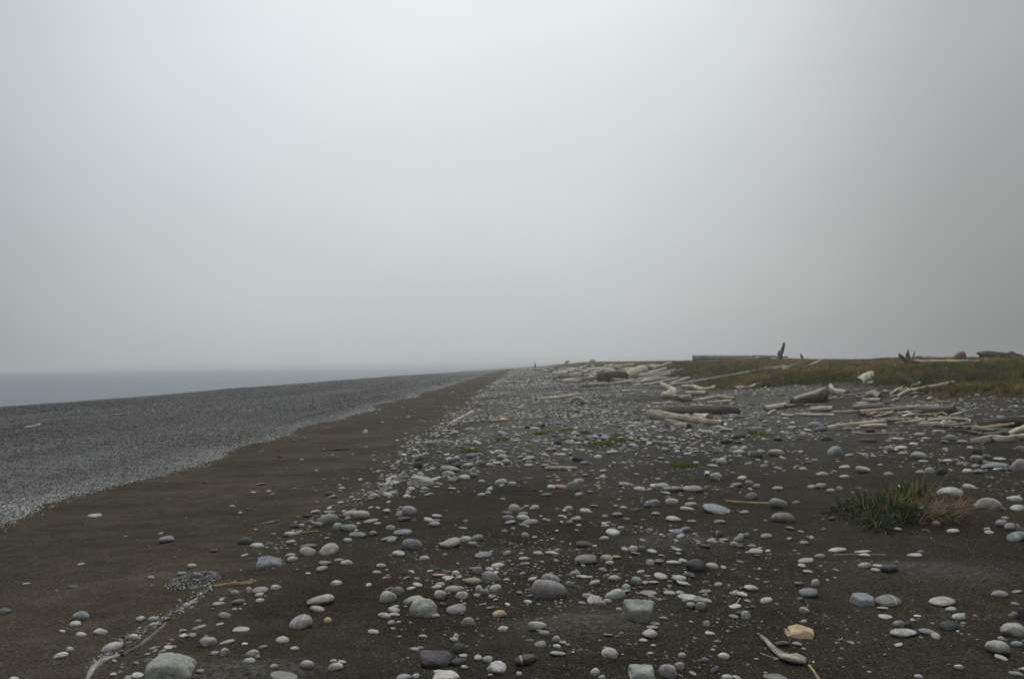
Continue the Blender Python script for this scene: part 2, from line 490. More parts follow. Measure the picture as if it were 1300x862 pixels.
A = {'gravel': 1 - sstep(-.12, .10, X1 - gravel_edge(Y1)),
     'rocky': sstep(-.5, .6, X1 - scarp_x(Y1)),
     'soil': sstep(-.6, .9, X1 - grass_edge(Y1) + .8 * (vn(X1 * 1.3, Y1 * .9, 14) - .5)),
     'grit': grit,
     'pebbly': sstep(-.4, .5, X1 - scarp_x(Y1)) * sstep(7, 20, Y1 - .6 * np.abs(X1 - 1)) * (1 - sstep(-2, 1, X1 - grass_edge(Y1))) * (.35 + .65 * sstep(.3, .6, vn(X1 * .5, Y1 * .3, 61)))}
for k, dta in A.items():
    a = me.attributes.new(k, 'FLOAT', 'POINT'); a.data.foreach_set('value', dta)
o = obj('beach', me, MAT_GROUND)
tag(o, 'dark sandy beach with a gravel slope towards the sea and a dune bank inland', 'beach', kind='structure')

# sea
SEA = -2.4
sm, t, b = new_mat('sea_water'); nb = NB(t)
ps = nb.n('ShaderNodeNewGeometry').outputs['Position']
mp_ = nb.n('ShaderNodeMapping'); mp_.inputs['Scale'].default_value = (.6, 1.4, 1); nb.l(ps, mp_.inputs[0])
w1 = nb.noise(mp_.outputs[0], .35, 5, .6); w2 = nb.noise(mp_.outputs[0], 2.2, 3, .6)
b.inputs['Base Color'].default_value = (.110, .130, .152, 1)
b.inputs['Roughness'].default_value = .45
b.inputs['Specular IOR Level'].default_value = .18
b.inputs['IOR'].default_value = 1.30
nb.l(nb.bump(w2, .5, .06, nb.bump(w1, .8, .5)), b.inputs['Normal'])
sx = np.concatenate([np.linspace(-2400, -300, 22), np.linspace(-280, -20, 40)])
sy = np.concatenate([np.linspace(-60, 300, 61), np.linspace(340, 3300, 50)])
SX, SY = np.meshgrid(sx, sy)
SZ = SEA + .05 * np.sin(SX * .31 + SY * .05) + .03 * np.sin(SX * .17 - SY * .11)
idx = np.arange(SX.size).reshape(SX.shape)
Q = np.stack([idx[:-1, :-1], idx[:-1, 1:], idx[1:, 1:], idx[1:, :-1]], -1).reshape(-1, 4)
o = obj('sea', mesh_from('sea', np.stack([SX.ravel(), SY.ravel(), SZ.ravel()], 1), Q), sm)
tag(o, 'calm grey sea fading into fog beyond the gravel slope', 'sea', kind='structure')

# ------------------------------------------------------------------ stones traced from the photograph
PAL = {'p': (.37, .36, .34), 'w': (.50, .49, .455), 'l': (.33, .303, .262), 'g': (.205, .20, .19), 'd': (.085, .081, .083), 'b': (.205, .215, .222),
       'v': (.265, .245, .248), 'n': (.285, .288, .262), 't': (.40, .32, .20), 'r': (.30, .21, .185)}
CW = {'p': 'pale grey', 'w': 'whitish', 'l': 'warm grey', 'g': 'mid-grey', 'd': 'dark grey', 'b': 'blue-grey', 'v': 'purplish grey', 'n': 'greenish grey', 't': 'tan', 'r': 'reddish'}
# each: centre x, centre y, width, height in photo pixels, colour; '!' = angular
STONES = """
6,776,16,8,g;103,782,20,11,b!;95,792,16,7,p;79,801,8,3,p;103,805,14,5,p;127,802,18,8,p!;89,824,10,6,p;77,832,18,8,p;142,822,27,12,p;178,786,13,7,p;195,786,13,7,p
169,809,14,9,p;196,793,12,6,p;93,745,15,4,d;33,741,9,3,p;103,716,10,3,p;192,733,9,4,p;18,861,12,5,p;213,848,70,34,n!;342,714,38,15,b!;298,752,13,7,p!;316,748,8,6,p
330,749,20,8,v;350,746,13,7,p!;329,755,11,5,p;330,762,11,5,p;277,767,16,6,p;303,764,16,7,g;285,781,16,7,g;237,769,10,8,p;253,796,18,5,p;279,792,10,3,p;306,799,21,6,p
244,806,11,5,v;264,815,21,12,v!;288,815,19,5,l;285,828,12,10,p!;272,829,11,5,v;320,830,17,10,p;316,838,16,7,p;326,833,8,5,p;382,790,30,18,v;358,812,18,8,p
374,823,12,5,p;390,844,19,11,p;348,846,10,6,p;254,852,11,5,v;360,860,34,10,g;311,817,8,3,p;334,821,11,4,g;407,762,35,12,l;403,773,19,7,l;409,722,15,7,n;427,740,15,7,p
416,787,10,6,t;484,718,13,5,p;479,726,12,4,p;468,743,8,5,w!;530,742,13,4,p;522,747,11,4,p;558,730,18,4,r;569,733,15,4,p;579,727,10,5,p;600,738,20,9,l;493,758,23,14,p
504,751,18,11,g;524,762,26,9,l;538,772,36,23,n!;502,770,10,4,p;500,775,16,7,p;488,781,17,6,p;501,780,14,4,p;497,791,10,6,v;474,802,14,6,p;577,748,26,11,l;559,756,17,11,l
587,756,16,9,p;579,774,26,10,v;562,767,10,5,d;552,781,13,5,v;594,789,17,12,n;589,768,6,6,p;537,808,11,5,w;579,807,7,6,w;526,824,12,5,p;553,838,44,20,d!;583,823,18,13,d
588,832,11,4,p;582,840,21,9,d;590,847,10,5,p;426,846,19,10,p;423,839,9,5,p;434,840,12,4,p;513,860,20,8,v;528,858,9,6,w;566,860,34,16,p!;557,852,14,4,p;606,724,13,9,v
632,718,17,6,p;622,722,12,5,p;622,733,21,14,v;629,747,15,9,p;608,748,10,8,p;616,752,12,8,b;605,756,8,5,p;699,735,24,11,v!;697,749,45,23,v;723,742,12,8,b;730,728,14,7,b
739,732,16,4,p;755,740,14,6,l;780,734,17,7,p;748,757,18,8,v;781,755,27,13,p;771,763,11,6,p;763,766,14,7,v;739,765,10,4,p;795,746,12,9,p;786,773,9,5,p;670,764,10,5,w
634,779,18,9,t;682,795,25,12,l;691,804,14,7,v;706,812,11,9,p;707,820,10,5,p;708,830,20,6,v;774,829,22,11,p;667,838,31,12,d;619,837,13,8,p;626,848,17,10,v;638,798,12,7,p
659,855,7,5,w;756,853,13,9,p;764,860,9,6,p;812,777,42,29,n!;808,738,13,10,n;826,714,10,6,p;883,719,24,14,d;904,719,16,8,p;862,735,19,8,p;867,740,16,4,p;850,753,15,5,l
864,753,12,6,v;874,758,26,6,p;870,763,9,6,v;877,769,11,8,n;890,770,14,12,v;823,753,22,5,v;954,747,17,8,p;895,751,16,5,g;912,742,10,5,l;949,763,9,4,p;947,781,14,11,p
842,785,12,5,v;831,791,14,4,l;828,796,16,4,v;825,805,19,10,p;817,813,11,4,p;897,792,9,8,p;901,804,12,5,w;815,855,36,16,n!;848,853,24,17,v!;863,846,14,10,v;866,832,10,7,v
895,838,10,7,v;919,833,15,9,w!;923,859,14,5,p;936,861,12,4,p;984,861,30,6,g;1129,722,22,10,d;1115,719,14,5,p;1112,724,13,5,p;1098,718,16,8,p;1023,712,19,5,p;1026,726,13,4,p
1035,740,11,9,p;1014,741,12,5,b;1021,775,12,8,p;1097,762,31,14,b!;1128,763,36,12,g;1120,772,16,4,v;1129,757,15,4,p;1124,783,18,5,p;1141,792,17,10,v;1153,793,9,7,d
1147,804,32,10,p;1178,802,22,7,b;1196,764,34,10,p;1207,773,14,5,p;1217,783,17,8,p;1205,795,24,13,d!;1269,754,19,8,v;1291,751,12,4,b;1289,766,12,4,b;1288,781,9,8,l
1297,780,9,16,d;1288,800,30,18,p!;1268,823,31,18,p;1271,811,9,6,p;1271,835,15,5,p;1291,818,14,8,b;1290,855,17,5,b;1217,847,11,7,w;1166,859,11,6,p;1018,803,36,16,t!
211,685,19,8,v;312,687,19,9,d;327,692,18,6,p;272,699,11,4,d;244,718,12,5,p;368,678,16,6,p;374,668,14,5,d;383,667,7,4,w;390,700,21,11,p;371,710,15,7,p;369,705,14,6,p
231,728,12,5,b;417,659,25,13,v;459,654,21,11,l;446,652,22,8,l;442,658,9,5,v;404,666,12,6,b;429,669,14,10,n;443,670,23,9,g;454,679,23,6,b;474,677,11,6,v;441,686,11,6,p
418,698,26,15,p;391,694,23,7,g;413,715,18,6,v;440,714,16,7,p;430,711,12,4,l;519,649,20,12,v;507,652,10,7,p;512,659,17,6,d;471,661,20,4,g;491,649,10,5,p;496,670,12,6,p
511,676,24,8,v!;494,684,22,6,v;497,686,12,5,p;523,691,26,14,b;506,703,16,7,w;572,690,28,10,l;545,660,15,5,p;555,655,13,4,p;476,630,16,8,v;492,628,15,5,p;534,611,36,13,n!
517,630,11,4,w;538,620,9,4,p;434,620,9,4,p;419,627,13,6,d;390,655,13,5,d;539,708,13,5,p;589,606,16,6,p;601,603,12,6,b;636,612,17,8,p;650,614,11,5,p;612,611,9,4,p;622,621,8,4,p
611,628,12,5,p;728,618,18,13,g;712,618,18,5,r;735,610,14,5,p;694,628,15,4,g;735,628,11,5,p;653,646,16,10,n!;678,644,13,6,p;668,643,8,4,p;721,645,13,5,p;645,657,15,6,v
664,657,17,7,p;673,663,21,8,v;694,660,12,4,v;731,659,15,5,n;723,663,9,5,n;606,683,16,8,g!;591,684,15,6,p;600,690,12,5,p;613,705,22,7,b!;644,702,12,6,p;683,702,13,5,p
700,702,17,5,p;665,709,14,5,p;742,691,23,9,d;744,711,29,11,g;667,679,10,6,p;795,615,20,5,v;841,617,19,7,n;854,621,26,7,g;878,621,28,8,v;845,626,13,4,p;909,606,16,9,n
812,620,15,4,p;828,639,20,9,b!;853,637,17,8,p;911,647,40,9,b!;872,646,18,5,p;877,640,16,5,p;855,659,20,7,p;878,662,13,4,v;914,662,15,5,v;778,676,19,8,w;912,678,13,9,d
932,691,12,7,p;937,684,15,6,g;804,697,13,8,p;815,696,8,6,b;767,683,12,5,p;825,714,11,7,p;770,708,17,7,l;774,715,12,6,p;942,607,12,5,w;935,616,14,5,v;951,613,10,6,p
961,617,10,5,p;1043,602,16,6,p;1042,617,14,7,l;1031,618,11,5,p;1055,623,11,5,p;1066,621,8,6,p;987,620,14,5,p;954,630,16,9,b;988,640,23,12,n!;994,657,32,13,g;948,680,9,7,b
973,681,15,6,v;960,700,20,7,p;955,693,11,4,b;1021,689,12,5,b;1063,698,22,6,p;1095,700,21,4,l;1097,705,14,5,p;1011,638,10,5,v;1206,624,30,11,p;1231,618,18,7,p
1255,640,31,17,p;1288,633,18,7,p;1292,645,22,7,p;1271,665,15,9,v;1286,669,20,9,v;1297,674,12,8,d;1291,682,28,9,b;1210,675,15,5,p;1189,665,11,6,v;1161,705,18,5,p
1169,701,9,5,b;1140,672,10,4,p;1256,676,13,4,p;571,596,25,7,v;570,601,18,6,l;571,586,15,6,d;579,591,15,7,d;594,591,14,5,p;609,588,14,8,g;531,592,13,8,d;532,581,12,8,n
634,574,16,6,p;598,579,15,6,g;606,563,13,5,w;643,587,12,7,l;638,580,14,6,p;671,583,17,6,p;671,591,11,4,p;638,551,13,6,p;596,545,14,4,b;580,582,10,5,p;679,544,14,4,p
692,591,13,4,v;697,595,11,4,p;631,588,12,4,p;578,549,10,4,p;622,590,10,4,p;733,557,21,5,g;755,555,12,4,p;768,556,12,4,p;731,551,14,5,p;699,571,15,5,v;733,583,14,6,d
742,588,12,5,b;713,577,13,3,p;759,580,10,5,w;777,574,16,4,p;765,605,9,4,p;845,571,12,5,p;854,567,11,5,b;845,563,10,6,n;874,569,8,4,p;776,540,12,5,v;707,562,12,6,d
855,562,12,3,p;922,546,18,6,p;898,550,12,6,p;938,554,17,7,d;954,549,13,7,d;922,561,16,6,d;933,569,12,5,p;944,569,10,5,p;938,574,16,5,p;958,578,22,9,d;985,575,22,8,l
966,573,12,5,b;939,580,9,5,p;916,587,14,8,v;905,591,15,3,p;976,548,8,5,p;1060,574,18,13,b;1042,545,16,6,b;1035,540,22,8,b;971,591,12,4,v;1050,557,14,6,d;1005,543,12,4,p
1096,597,19,8,p;1129,570,15,7,v;1102,559,22,5,d;1167,579,20,9,p;1160,564,12,4,w;1147,576,13,5,l;1145,569,15,4,p;1128,602,12,5,p;1173,586,12,4,p;1167,552,12,5,p
1105,547,11,6,d;1072,593,14,4,p;1072,605,12,4,p;1168,600,12,5,p;1140,557,17,3,p;1241,544,26,6,g;1207,556,15,8,b!;1222,561,13,4,b;1200,561,12,3,b;1240,583,15,9,p
1254,580,14,5,g;1269,583,16,4,p;1263,592,32,7,b;1259,588,20,3,g;1275,596,16,5,d;1293,591,20,16,v;1296,572,13,10,g;1213,587,14,7,d;1181,597,11,7,n;1195,599,13,10,d!
1240,573,12,9,d!;1228,598,13,5,p;1242,599,14,5,g;464,549,7,5,w;121,654,18,4,p;1253,672,8,4,p
"""
# stones with a look of their own: label, and the short phrase by which the stones around them are found
SPECIAL = {
 (213, 848): ('largest pale boulder, rough-topped, at the sandy lower end of the buried pole', 'largest rough-topped boulder'),
 (342, 714): ('dark blue-grey boulder with a sharp ridge above the pale straight stick', 'ridged blue-grey boulder'),
 (103, 782): ('blue-grey pointed stone trailing a low sand tail on the smooth sand', 'sand-tailed stone'),
 (264, 815): ('purplish notched stone lying on sand behind a small blocky pale stone', 'notched purplish stone'),
 (382, 790): ('thick pinkish grey cobble with a blunt end, alone on dark sand', 'blunt pinkish cobble'),
 (407, 762): ('long warm grey cobble with a smaller flat one in front of it', 'long warm grey cobble'),
 (538, 772): ('mottled greenish boulder resting on flat stones, shadow beneath it', 'mottled greenish boulder'),
 (493, 758): ('pale slanting cobble leaning against a darker oval cobble', 'pale slanting cobble'),
 (553, 838): ('big dark charcoal boulder with a flat top and tapered underside', 'big charcoal boulder'),
 (583, 823): ('round dark grey cobble just behind the big charcoal boulder', 'round dark cobble'),
 (566, 860): ('pale speckled boulder cut off by the lower picture edge', 'pale speckled boulder'),
 (622, 733): ('plump purplish cobble among smaller pale cobbles', 'plump purplish cobble'),
 (697, 749): ('big rounded pinkish grey boulder with a dark shadowed underside', 'big pinkish boulder'),
 (699, 735): ('flat-faced purplish stone directly behind the big pinkish boulder', 'flat-faced purplish stone'),
 (634, 779): ('thin curled cream stone like a piece of shell', 'curled cream stone'),
 (682, 795): ('smooth warm grey oval cobble beside the low grit mound', 'smooth warm oval cobble'),
 (667, 838): ('long nearly black cobble on open sand', 'long nearly black cobble'),
 (774, 829): ('slanting pale oval cobble alone on dark sand below the grit mound', 'slanting pale oval cobble'),
 (781, 755): ('smooth pale egg-shaped cobble behind the angular boulder', 'pale egg-shaped cobble'),
 (812, 777): ('angular greenish boulder with a flat top and slanted side', 'angular flat-topped boulder'),
 (815, 855): ('blocky grey-green boulder at the lower picture edge', 'blocky grey-green boulder'),
 (848, 853): ('pale faceted boulder touching the blocky grey-green one', 'pale faceted boulder'),
 (883, 719): ('brownish dark rounded cobble beside a pale oval one', 'brownish dark cobble'),
 (890, 770): ('nearly round purplish cobble at the end of a pebble cluster', 'round purplish cobble'),
 (954, 747): ('pale pear-shaped cobble alone on bare sand', 'pale pear-shaped cobble'),
 (1018, 803): ('tan angular rock behind the broken driftwood slab', 'tan angular rock'),
 (1097, 762): ('flat blue-grey slab-like stone with a slanted corner', 'slab-like blue-grey stone'),
 (1128, 763): ('long cigar-shaped grey stone touching the slab-like one', 'cigar-shaped stone'),
 (1147, 804): ('pale bean-shaped cobble with a shadow under it', 'pale bean-shaped cobble'),
 (1196, 764): ('low pale lens-shaped stone sunk into the sand', 'lens-shaped pale stone'),
 (1205, 795): ('two-toned blue and black wedge stone half sunk in sand', 'two-toned wedge stone'),
 (1288, 800): ('big pale angular boulder cut by the inland picture edge', 'big pale edge boulder'),
 (1268, 823): ('pale cobble tapering to a blunt nose below the big pale boulder', 'pale blunt-nosed cobble'),
 (1129, 722): ('dark oval cobble lined up with three small pale ones', 'dark cobble by three pale'),
 (417, 659): ('plump purplish boulder above a ring of small cobbles at the slope edge', 'plump slope-edge boulder'),
 (459, 654): ('warm yellowish cobble overlapping another long one', 'warm yellowish cobble'),
 (418, 698): ('pale pointed-top cobble with two ends touching small stones', 'pale pointed-top cobble'),
 (519, 649): ('slanted purplish cobble propped on a pale pebble', 'propped purplish cobble'),
 (523, 691): ('smooth blue-grey oval cobble with a white pebble in front', 'smooth blue-grey oval cobble'),
 (534, 611): ('wedge-shaped greenish boulder beside the buried grey pole', 'wedge-shaped boulder'),
 (571, 596): ('stacked flat purplish stone over another at the cobble bank', 'stacked flat purplish stone'),
 (728, 618): ('round grey cobble beside a thin reddish slab', 'round grey cobble'),
 (653, 646): ('blocky greenish stone with a pale stone beside it', 'blocky greenish stone'),
 (744, 711): ('large smooth mid-grey oval cobble near the grit mound', 'large smooth mid-grey cobble'),
 (742, 691): ('dark slate oval cobble behind the large smooth mid-grey one', 'dark slate cobble'),
 (778, 676): ('whitish oval cobble with a dark underside on open sand', 'whitish oval cobble'),
 (878, 621): ('long purplish stone, inland one of a pair lying end to end', 'long paired purplish stone'),
 (911, 647): ('long slate-blue stone with a hooked end', 'long slate-blue stone'),
 (828, 639): ('domed blue-grey stone with a peaked top', 'peaked blue-grey stone'),
 (988, 640): ('mottled greenish stone at the end of the golden stick', 'mottled stone by golden stick'),
 (994, 657): ('grey pear-shaped boulder in front of the golden stick', 'grey pear-shaped boulder'),
 (1206, 624): ('smooth pale boulder behind the dry straw of the grass tuft', 'smooth pale boulder behind straw'),
 (1255, 640): ('bulky pale boulder with a stained dark face beside the grass tuft', 'bulky stained boulder'),
 (1293, 591): ('large rounded purplish boulder at the inland picture edge', 'large rounded edge boulder'),
 (1060, 574): ('upright blue-grey stone with a cleft, alone on sand', 'upright cleft stone'),
 (958, 578): ('dark brown oval cobble beside a lighter warm oval one', 'dark brown oval cobble'),
 (985, 575): ('warm tan-grey oval cobble beside the dark brown one', 'warm tan-grey oval cobble'),
 (1291, 682): ('long blue-grey bar-shaped stone by the small grass sprig', 'bar-shaped stone by the sprig'),
 (464, 549): ('small white stone alone on the brown sand strip', 'small white stone'),
 (211, 685): ('low purplish stone alone on the smooth sand slope', 'low lone purplish stone'),
 (142, 822): ('pale oval cobble on the seaward side of the curved buried branch', 'cobble by the curved branch'),
}
ANCHOR_EXTRA = [(1130, 632, 'green grass tuft'), (245, 735, 'dark pebble heap'), (995, 826, 'broken driftwood slab'), (294, 742, 'pale straight stick'),
                (892, 522, 'dark flat log'), (1100, 520, 'pile of pale poles'), (711, 595, 'pale curved stick'), (765, 561, 'bright green moss'),
                (630, 557, 'yellow-green moss'), (868, 590, 'moss beside grey grit'), (1268, 556, 'wavy pale log'), (950, 638, 'golden stick')]

# hand-shaped boulders: face normals and their distances
CUSTOM = {
 (812, 777): ([(0, -.35, 1, .62), (0, -1, -.12, .62), (1, -.25, -.45, .78), (-1, -.2, .05, .95), (-.7, -.5, -.8, .80), (.1, 1, .2, .8), (0, 0, -1, .9), (.5, -.4, .9, .98)], 18),
 (553, 838): ([(.05, -.12, 1, .55), (0, -1, -.35, .72), (.7, -.2, -.7, .78), (-1, -.2, -.1, .96), (-.5, -.3, -.9, .7), (1, .1, .3, 1.0), (0, 1, .1, .8), (0, 0, -1, .8), (-.6, -.6, .7, .86), (.7, -.5, .7, .86), (.2, -.8, .7, .78)], 9),
 (534, 611): ([(.38, -.15, 1, .50), (0, -1, .25, .62), (-1, -.1, .35, .80), (-.3, 0, 1, .72), (1, .2, .2, 1.15), (0, 1, .2, .7), (0, 0, -1, .7)], 12),
 (213, 848): ([(.1, -.3, 1, .72), (-.75, -.2, .8, .78), (.9, -.2, .6, .95), (0, -1, .1, .8), (.3, .6, .9, .85), (-1, -.3, -.1, 1.05), (1, .2, -.3, 1.0), (0, 1, 0, .85), (0, 0, -1, .8)], 7),
 (1018, 803): ([(-.35, -.4, 1, .60), (.55, -.2, 1, .72), (0, -1, .3, .66), (-1, 0, .2, .85), (1, -.3, -.2, 1.05), (0, 1, .2, .75), (0, 0, -1, .7)], 13),
 (342, 714): ([(-.25, -.5, 1, .60), (.30, -.15, 1, .66), (0, -1, -.1, .8), (-1, -.2, .2, 1.05), (1, 0, .3, 1.0), (0, 1, .3, .8), (0, 0, -1, .7)], 10),
 (815, 855): ([(0, -.25, 1, .72), (0, -1, .1, .75), (1, -.1, .1, .95), (-1, -.1, .2, .95), (0, 1, 0, .8), (.6, -.6, .6, .92), (-.7, -.4, .5, .95), (0, 0, -1, .8), (.3, -.7, .8, .84)], 9),
 (1097, 762): ([(0, -.3, 1, .6), (0, -1, .2, .7), (-1, -.2, .2, .98), (.8, -.5, .1, .9), (.7, .5, .3, .95), (0, 1, 0, .7), (0, 0, -1, .6)], 9),
}

def stone_size(p3, w, h):
    Y = p3[1]; mpp = Y / F
    W = w * mpp
    dep = math.atan2(CAM[2] - p3[2], Y)
    D = W * rng.uniform(.6, .85)
    hv = h * mpp
    Hv = max(hv - D * .5 * math.sin(dep), .40 * hv, .10 * W)
    return W / 2, D / 2, Hv

rows = []
for part in STONES.replace('\n', ';').split(';'):
    if not part.strip(): continue
    a = part.split(',')
    rows.append((float(a[0]), float(a[1]), float(a[2]), float(a[3]), a[4][0], '!' in a[4]))
rows.sort(key=lambda r: -(r[2] * r[3]) - (1e6 if (int(r[0]), int(r[1])) in SPECIAL else 0))
pts = hit([r[0] for r in rows], [r[1] + r[3] * .40 for r in rows])
anchors = [(k[0], k[1], v[1]) for k, v in SPECIAL.items()] + ANCHOR_EXTRA

ORD = ['', 'second', 'third', 'fourth', 'fifth', 'sixth', 'seventh', 'eighth', 'ninth', 'tenth', 'eleventh', 'twelfth', 'thirteenth', 'fourteenth', 'fifteenth', 'sixteenth']
extra_stones = []           # traced stones past the first 300, joined with the loose ones
labels = []
for i, r in enumerate(rows):
    cx, cy, w, h, cc, ang = r
    if (int(cx), int(cy)) in SPECIAL:
        labels.append(SPECIAL[(int(cx), int(cy))][0]); continue
    ax, ay, ph = min(anchors, key=lambda a: ((a[0] - cx) / 1.3) ** 2 + ((a[1] - cy) * 1.2) ** 2)
    dx, dy = (cx - ax), (cy - ay) * 2.2
    s = 'seaward of' if dx < 0 else 'inland of'
    u = 'behind' if dy < 0 else 'in front of'
    rel = s if abs(dx) > abs(dy) else u
    asp = w / h
    shp = 'thin flat' if asp > 3.4 else 'flat oval' if asp > 2.2 else ('blocky' if ang else 'oval') if asp > 1.5 else ('blocky' if ang else 'rounded')
    labels.append((f"{CW[cc]} {shp} stone {rel} the {ph}", math.hypot(dx, dy)))
NIND = 300
from collections import defaultdict
grp = defaultdict(list)
for i in range(min(NIND, len(rows))):
    if not isinstance(labels[i], str): grp[labels[i][0]].append((labels[i][1], i))
final = {}
for k, lst in grp.items():
    lst.sort()
    for j, (_, i) in enumerate(lst):
        if len(lst) == 1: final[i] = k
        else: final[i] = k.replace(' stone ', ' stone, ' + ('nearest' if j == 0 else ORD[j] + ' nearest') + ' ', 1)

for i, r in enumerate(rows):
    cx, cy, w, h, cc, ang = r
    a_, b_, hv = stone_size(pts[i], w, h)
    # base point at the front foot of the stone: move the centre back by part of its depth
    cxw, cyw = pts[i][0], pts[i][1] + b_ * .55
    cxw *= cyw / pts[i][1]
    zc = ground(cxw, cyw)
    bury = rng.uniform(.16, .38)
    c_ = hv / (2 * (1 - bury))
    tint = np.array(PAL[cc]) * rng.uniform(.84, 1.14) * (1 + rng.normal(0, .02, 3))
    rz, rx_, ry_ = rng.normal(0, .28), rng.normal(0, .08), rng.normal(0, .11)
    loc = (float(cxw), float(cyw), float(zc + hv - c_))
    if i >= NIND:
        extra_stones.append((loc, (a_, b_, c_), (rx_, ry_, rz), tint)); continue
    sub = 4 if w > 28 else 3
    cu = CUSTOM.get((int(cx), int(cy)))
    vv, ff = pebble_shape(rng, sub, p=cu[1] if cu else rng.uniform(6.5, 11) if ang else (rng.uniform(3.6, 5.5) if rng.random() < .6 else rng.uniform(5.5, 9.5)), n=int(rng.integers(4, 8)) if ang else int(rng.integers(7, 14)), rough=(.10 if ang else .055), planes=cu[0] if cu else None)
    vv = vv * np.array([a_, b_, c_])
    o = obj('stone', mesh_from('stone', vv, ff), MAT_STONE, loc=loc, color=np.clip(tint, .02, .8))
    o.rotation_euler = (0, 0, 0) if cu else (rx_, ry_, rz)
    lb = labels[i] if isinstance(labels[i], str) else final[i]
    if len(lb.split()) > 16: print('LONG', lb)
    tag(o, lb, 'stone', 'larger stones scattered over the dark sand')

# ------------------------------------------------------------------ scattered masses (instances, one object each)
def scatter(name, protos, P, S, Rt, tint, mat, attrs=None):
    """protos: list of (verts, faces, {attr: values}); instances of them on the points P"""
    nv = sum(len(p[0]) for p in protos); K = len(protos); n = len(P)
    co = np.vstack([p[0] for p in protos] + [P])
    faces = []; off = 0; pid = np.full(nv + n, -1, np.int32)
    for k, p in enumerate(protos):
        faces += [tuple(int(i) + off for i in f) for f in p[1]]
        pid[off:off + len(p[0])] = k; off += len(p[0])
    me = bpy.data.meshes.new(name)
    me.from_pydata(co.tolist(), [], faces)
    me.polygons.foreach_set('use_smooth', [True] * len(me.polygons))
    def put(nm, typ, d, key):
        a = me.attributes.new(nm, typ, 'POINT'); a.data.foreach_set(key, np.ascontiguousarray(d).ravel())
    put('pid', 'INT', pid, 'value')
    put('pick', 'INT', np.concatenate([np.zeros(nv, np.int32), rng.integers(0, K, n).astype(np.int32)]), 'value')
    z3 = np.zeros((nv, 3))
    put('scl', 'FLOAT_VECTOR', np.vstack([z3, S]).astype(np.float32), 'vector')
    put('rot', 'FLOAT_VECTOR', np.vstack([z3, Rt]).astype(np.float32), 'vector')
    put('tint', 'FLOAT_VECTOR', np.vstack([z3, tint]).astype(np.float32), 'vector')
    for key in ('bv', 'ht'):
        if key in protos[0][2]:
            put(key, 'FLOAT', np.concatenate([p[2][key] for p in protos] + [np.zeros(n)]).astype(np.float32), 'value')
    o = obj(name, me, mat)
    g = bpy.data.node_groups.new(name + '_scatter', 'GeometryNodeTree')
    g.interface.new_socket('Geometry', in_out='INPUT', socket_type='NodeSocketGeometry')
    g.interface.new_socket('Geometry', in_out='OUTPUT', socket_type='NodeSocketGeometry')
    gi, go = g.nodes.new('NodeGroupInput'), g.nodes.new('NodeGroupOutput')
    def na(nm, typ):
        q = g.nodes.new('GeometryNodeInputNamedAttribute'); q.data_type = typ; q.inputs['Name'].default_value = nm
        return q.outputs['Attribute']
    pidn = na('pid', 'INT')
    def sepn(k):
        cmp_ = g.nodes.new('FunctionNodeCompare'); cmp_.data_type = 'INT'; cmp_.operation = 'EQUAL'
        ia = [s for s in cmp_.inputs if s.type == 'INT']
        g.links.new(pidn, ia[0]); ia[1].default_value = k
        s = g.nodes.new('GeometryNodeSeparateGeometry'); s.domain = 'POINT'
        g.links.new(gi.outputs[0], s.inputs[0]); g.links.new(cmp_.outputs[0], s.inputs[1])
        return s.outputs[0]
    join = g.nodes.new('GeometryNodeJoinGeometry')
    for k in range(K):
        ti = g.nodes.new('GeometryNodeGeometryToInstance'); g.links.new(sepn(k), ti.inputs[0]); g.links.new(ti.outputs[0], join.inputs[0])
    iop = g.nodes.new('GeometryNodeInstanceOnPoints')
    g.links.new(sepn(-1), iop.inputs['Points']); g.links.new(join.outputs[0], iop.inputs['Instance'])
    iop.inputs['Pick Instance'].default_value = True
    g.links.new(na('pick', 'INT'), iop.inputs['Instance Index'])
    e2r = g.nodes.new('FunctionNodeEulerToRotation'); g.links.new(na('rot', 'FLOAT_VECTOR'), e2r.inputs[0]); g.links.new(e2r.outputs[0], iop.inputs['Rotation'])
    g.links.new(na('scl', 'FLOAT_VECTOR'), iop.inputs['Scale'])
    smn = g.nodes.new('GeometryNodeSetMaterial'); smn.inputs['Material'].default_value = mat
    g.links.new(iop.outputs[0], smn.inputs[0]); g.links.new(smn.outputs[0], go.inputs[0])
    md = o.modifiers.new('scatter', 'NODES'); md.node_group = g
    return o

PEB = [(*pebble_shape(rng, 2, p=rng.uniform(3.4, 11), n=int(rng.integers(5, 12)), rough=.05), {}) for _ in range(16)]
PEBL = [(*pebble_shape(rng, 1, p=rng.uniform(5, 9), n=12), {}) for _ in range(8)]

def tints(n, keys, wts, spread=.16):
    pal = np.array([PAL[k] for k in keys]); w_ = np.array(wts, float); w_ /= w_.sum()
    c = pal[rng.choice(len(keys), n, p=w_)]
    return np.clip(c * rng.normal(1, spread, (n, 1)) * (1 + rng.normal(0, .025, (n, 3))), .02, .7)

def place(x, y, size, flat=(.20, .44), bury=.18, tilt=.12):
    n = len(x)
    sx = size / 2 * rng.uniform(.85, 1.25, n); sy = sx * rng.uniform(.6, .95, n); sz = sx * rng.uniform(flat[0], flat[1], n)
    z = ground(x, y) + sz * (1 - 2 * rng.uniform(bury - .12, bury + .15, n))
    rot = np.stack([rng.normal(0, tilt, n), rng.normal(0, tilt, n), rng.uniform(0, 6.283, n)], 1)
    return np.stack([x, y, z], 1), np.stack([sx, sy, sz], 1), rot

def in_view(x, y, margin=.06):
    return (np.abs(x) < (.645 + margin) * y + .3)

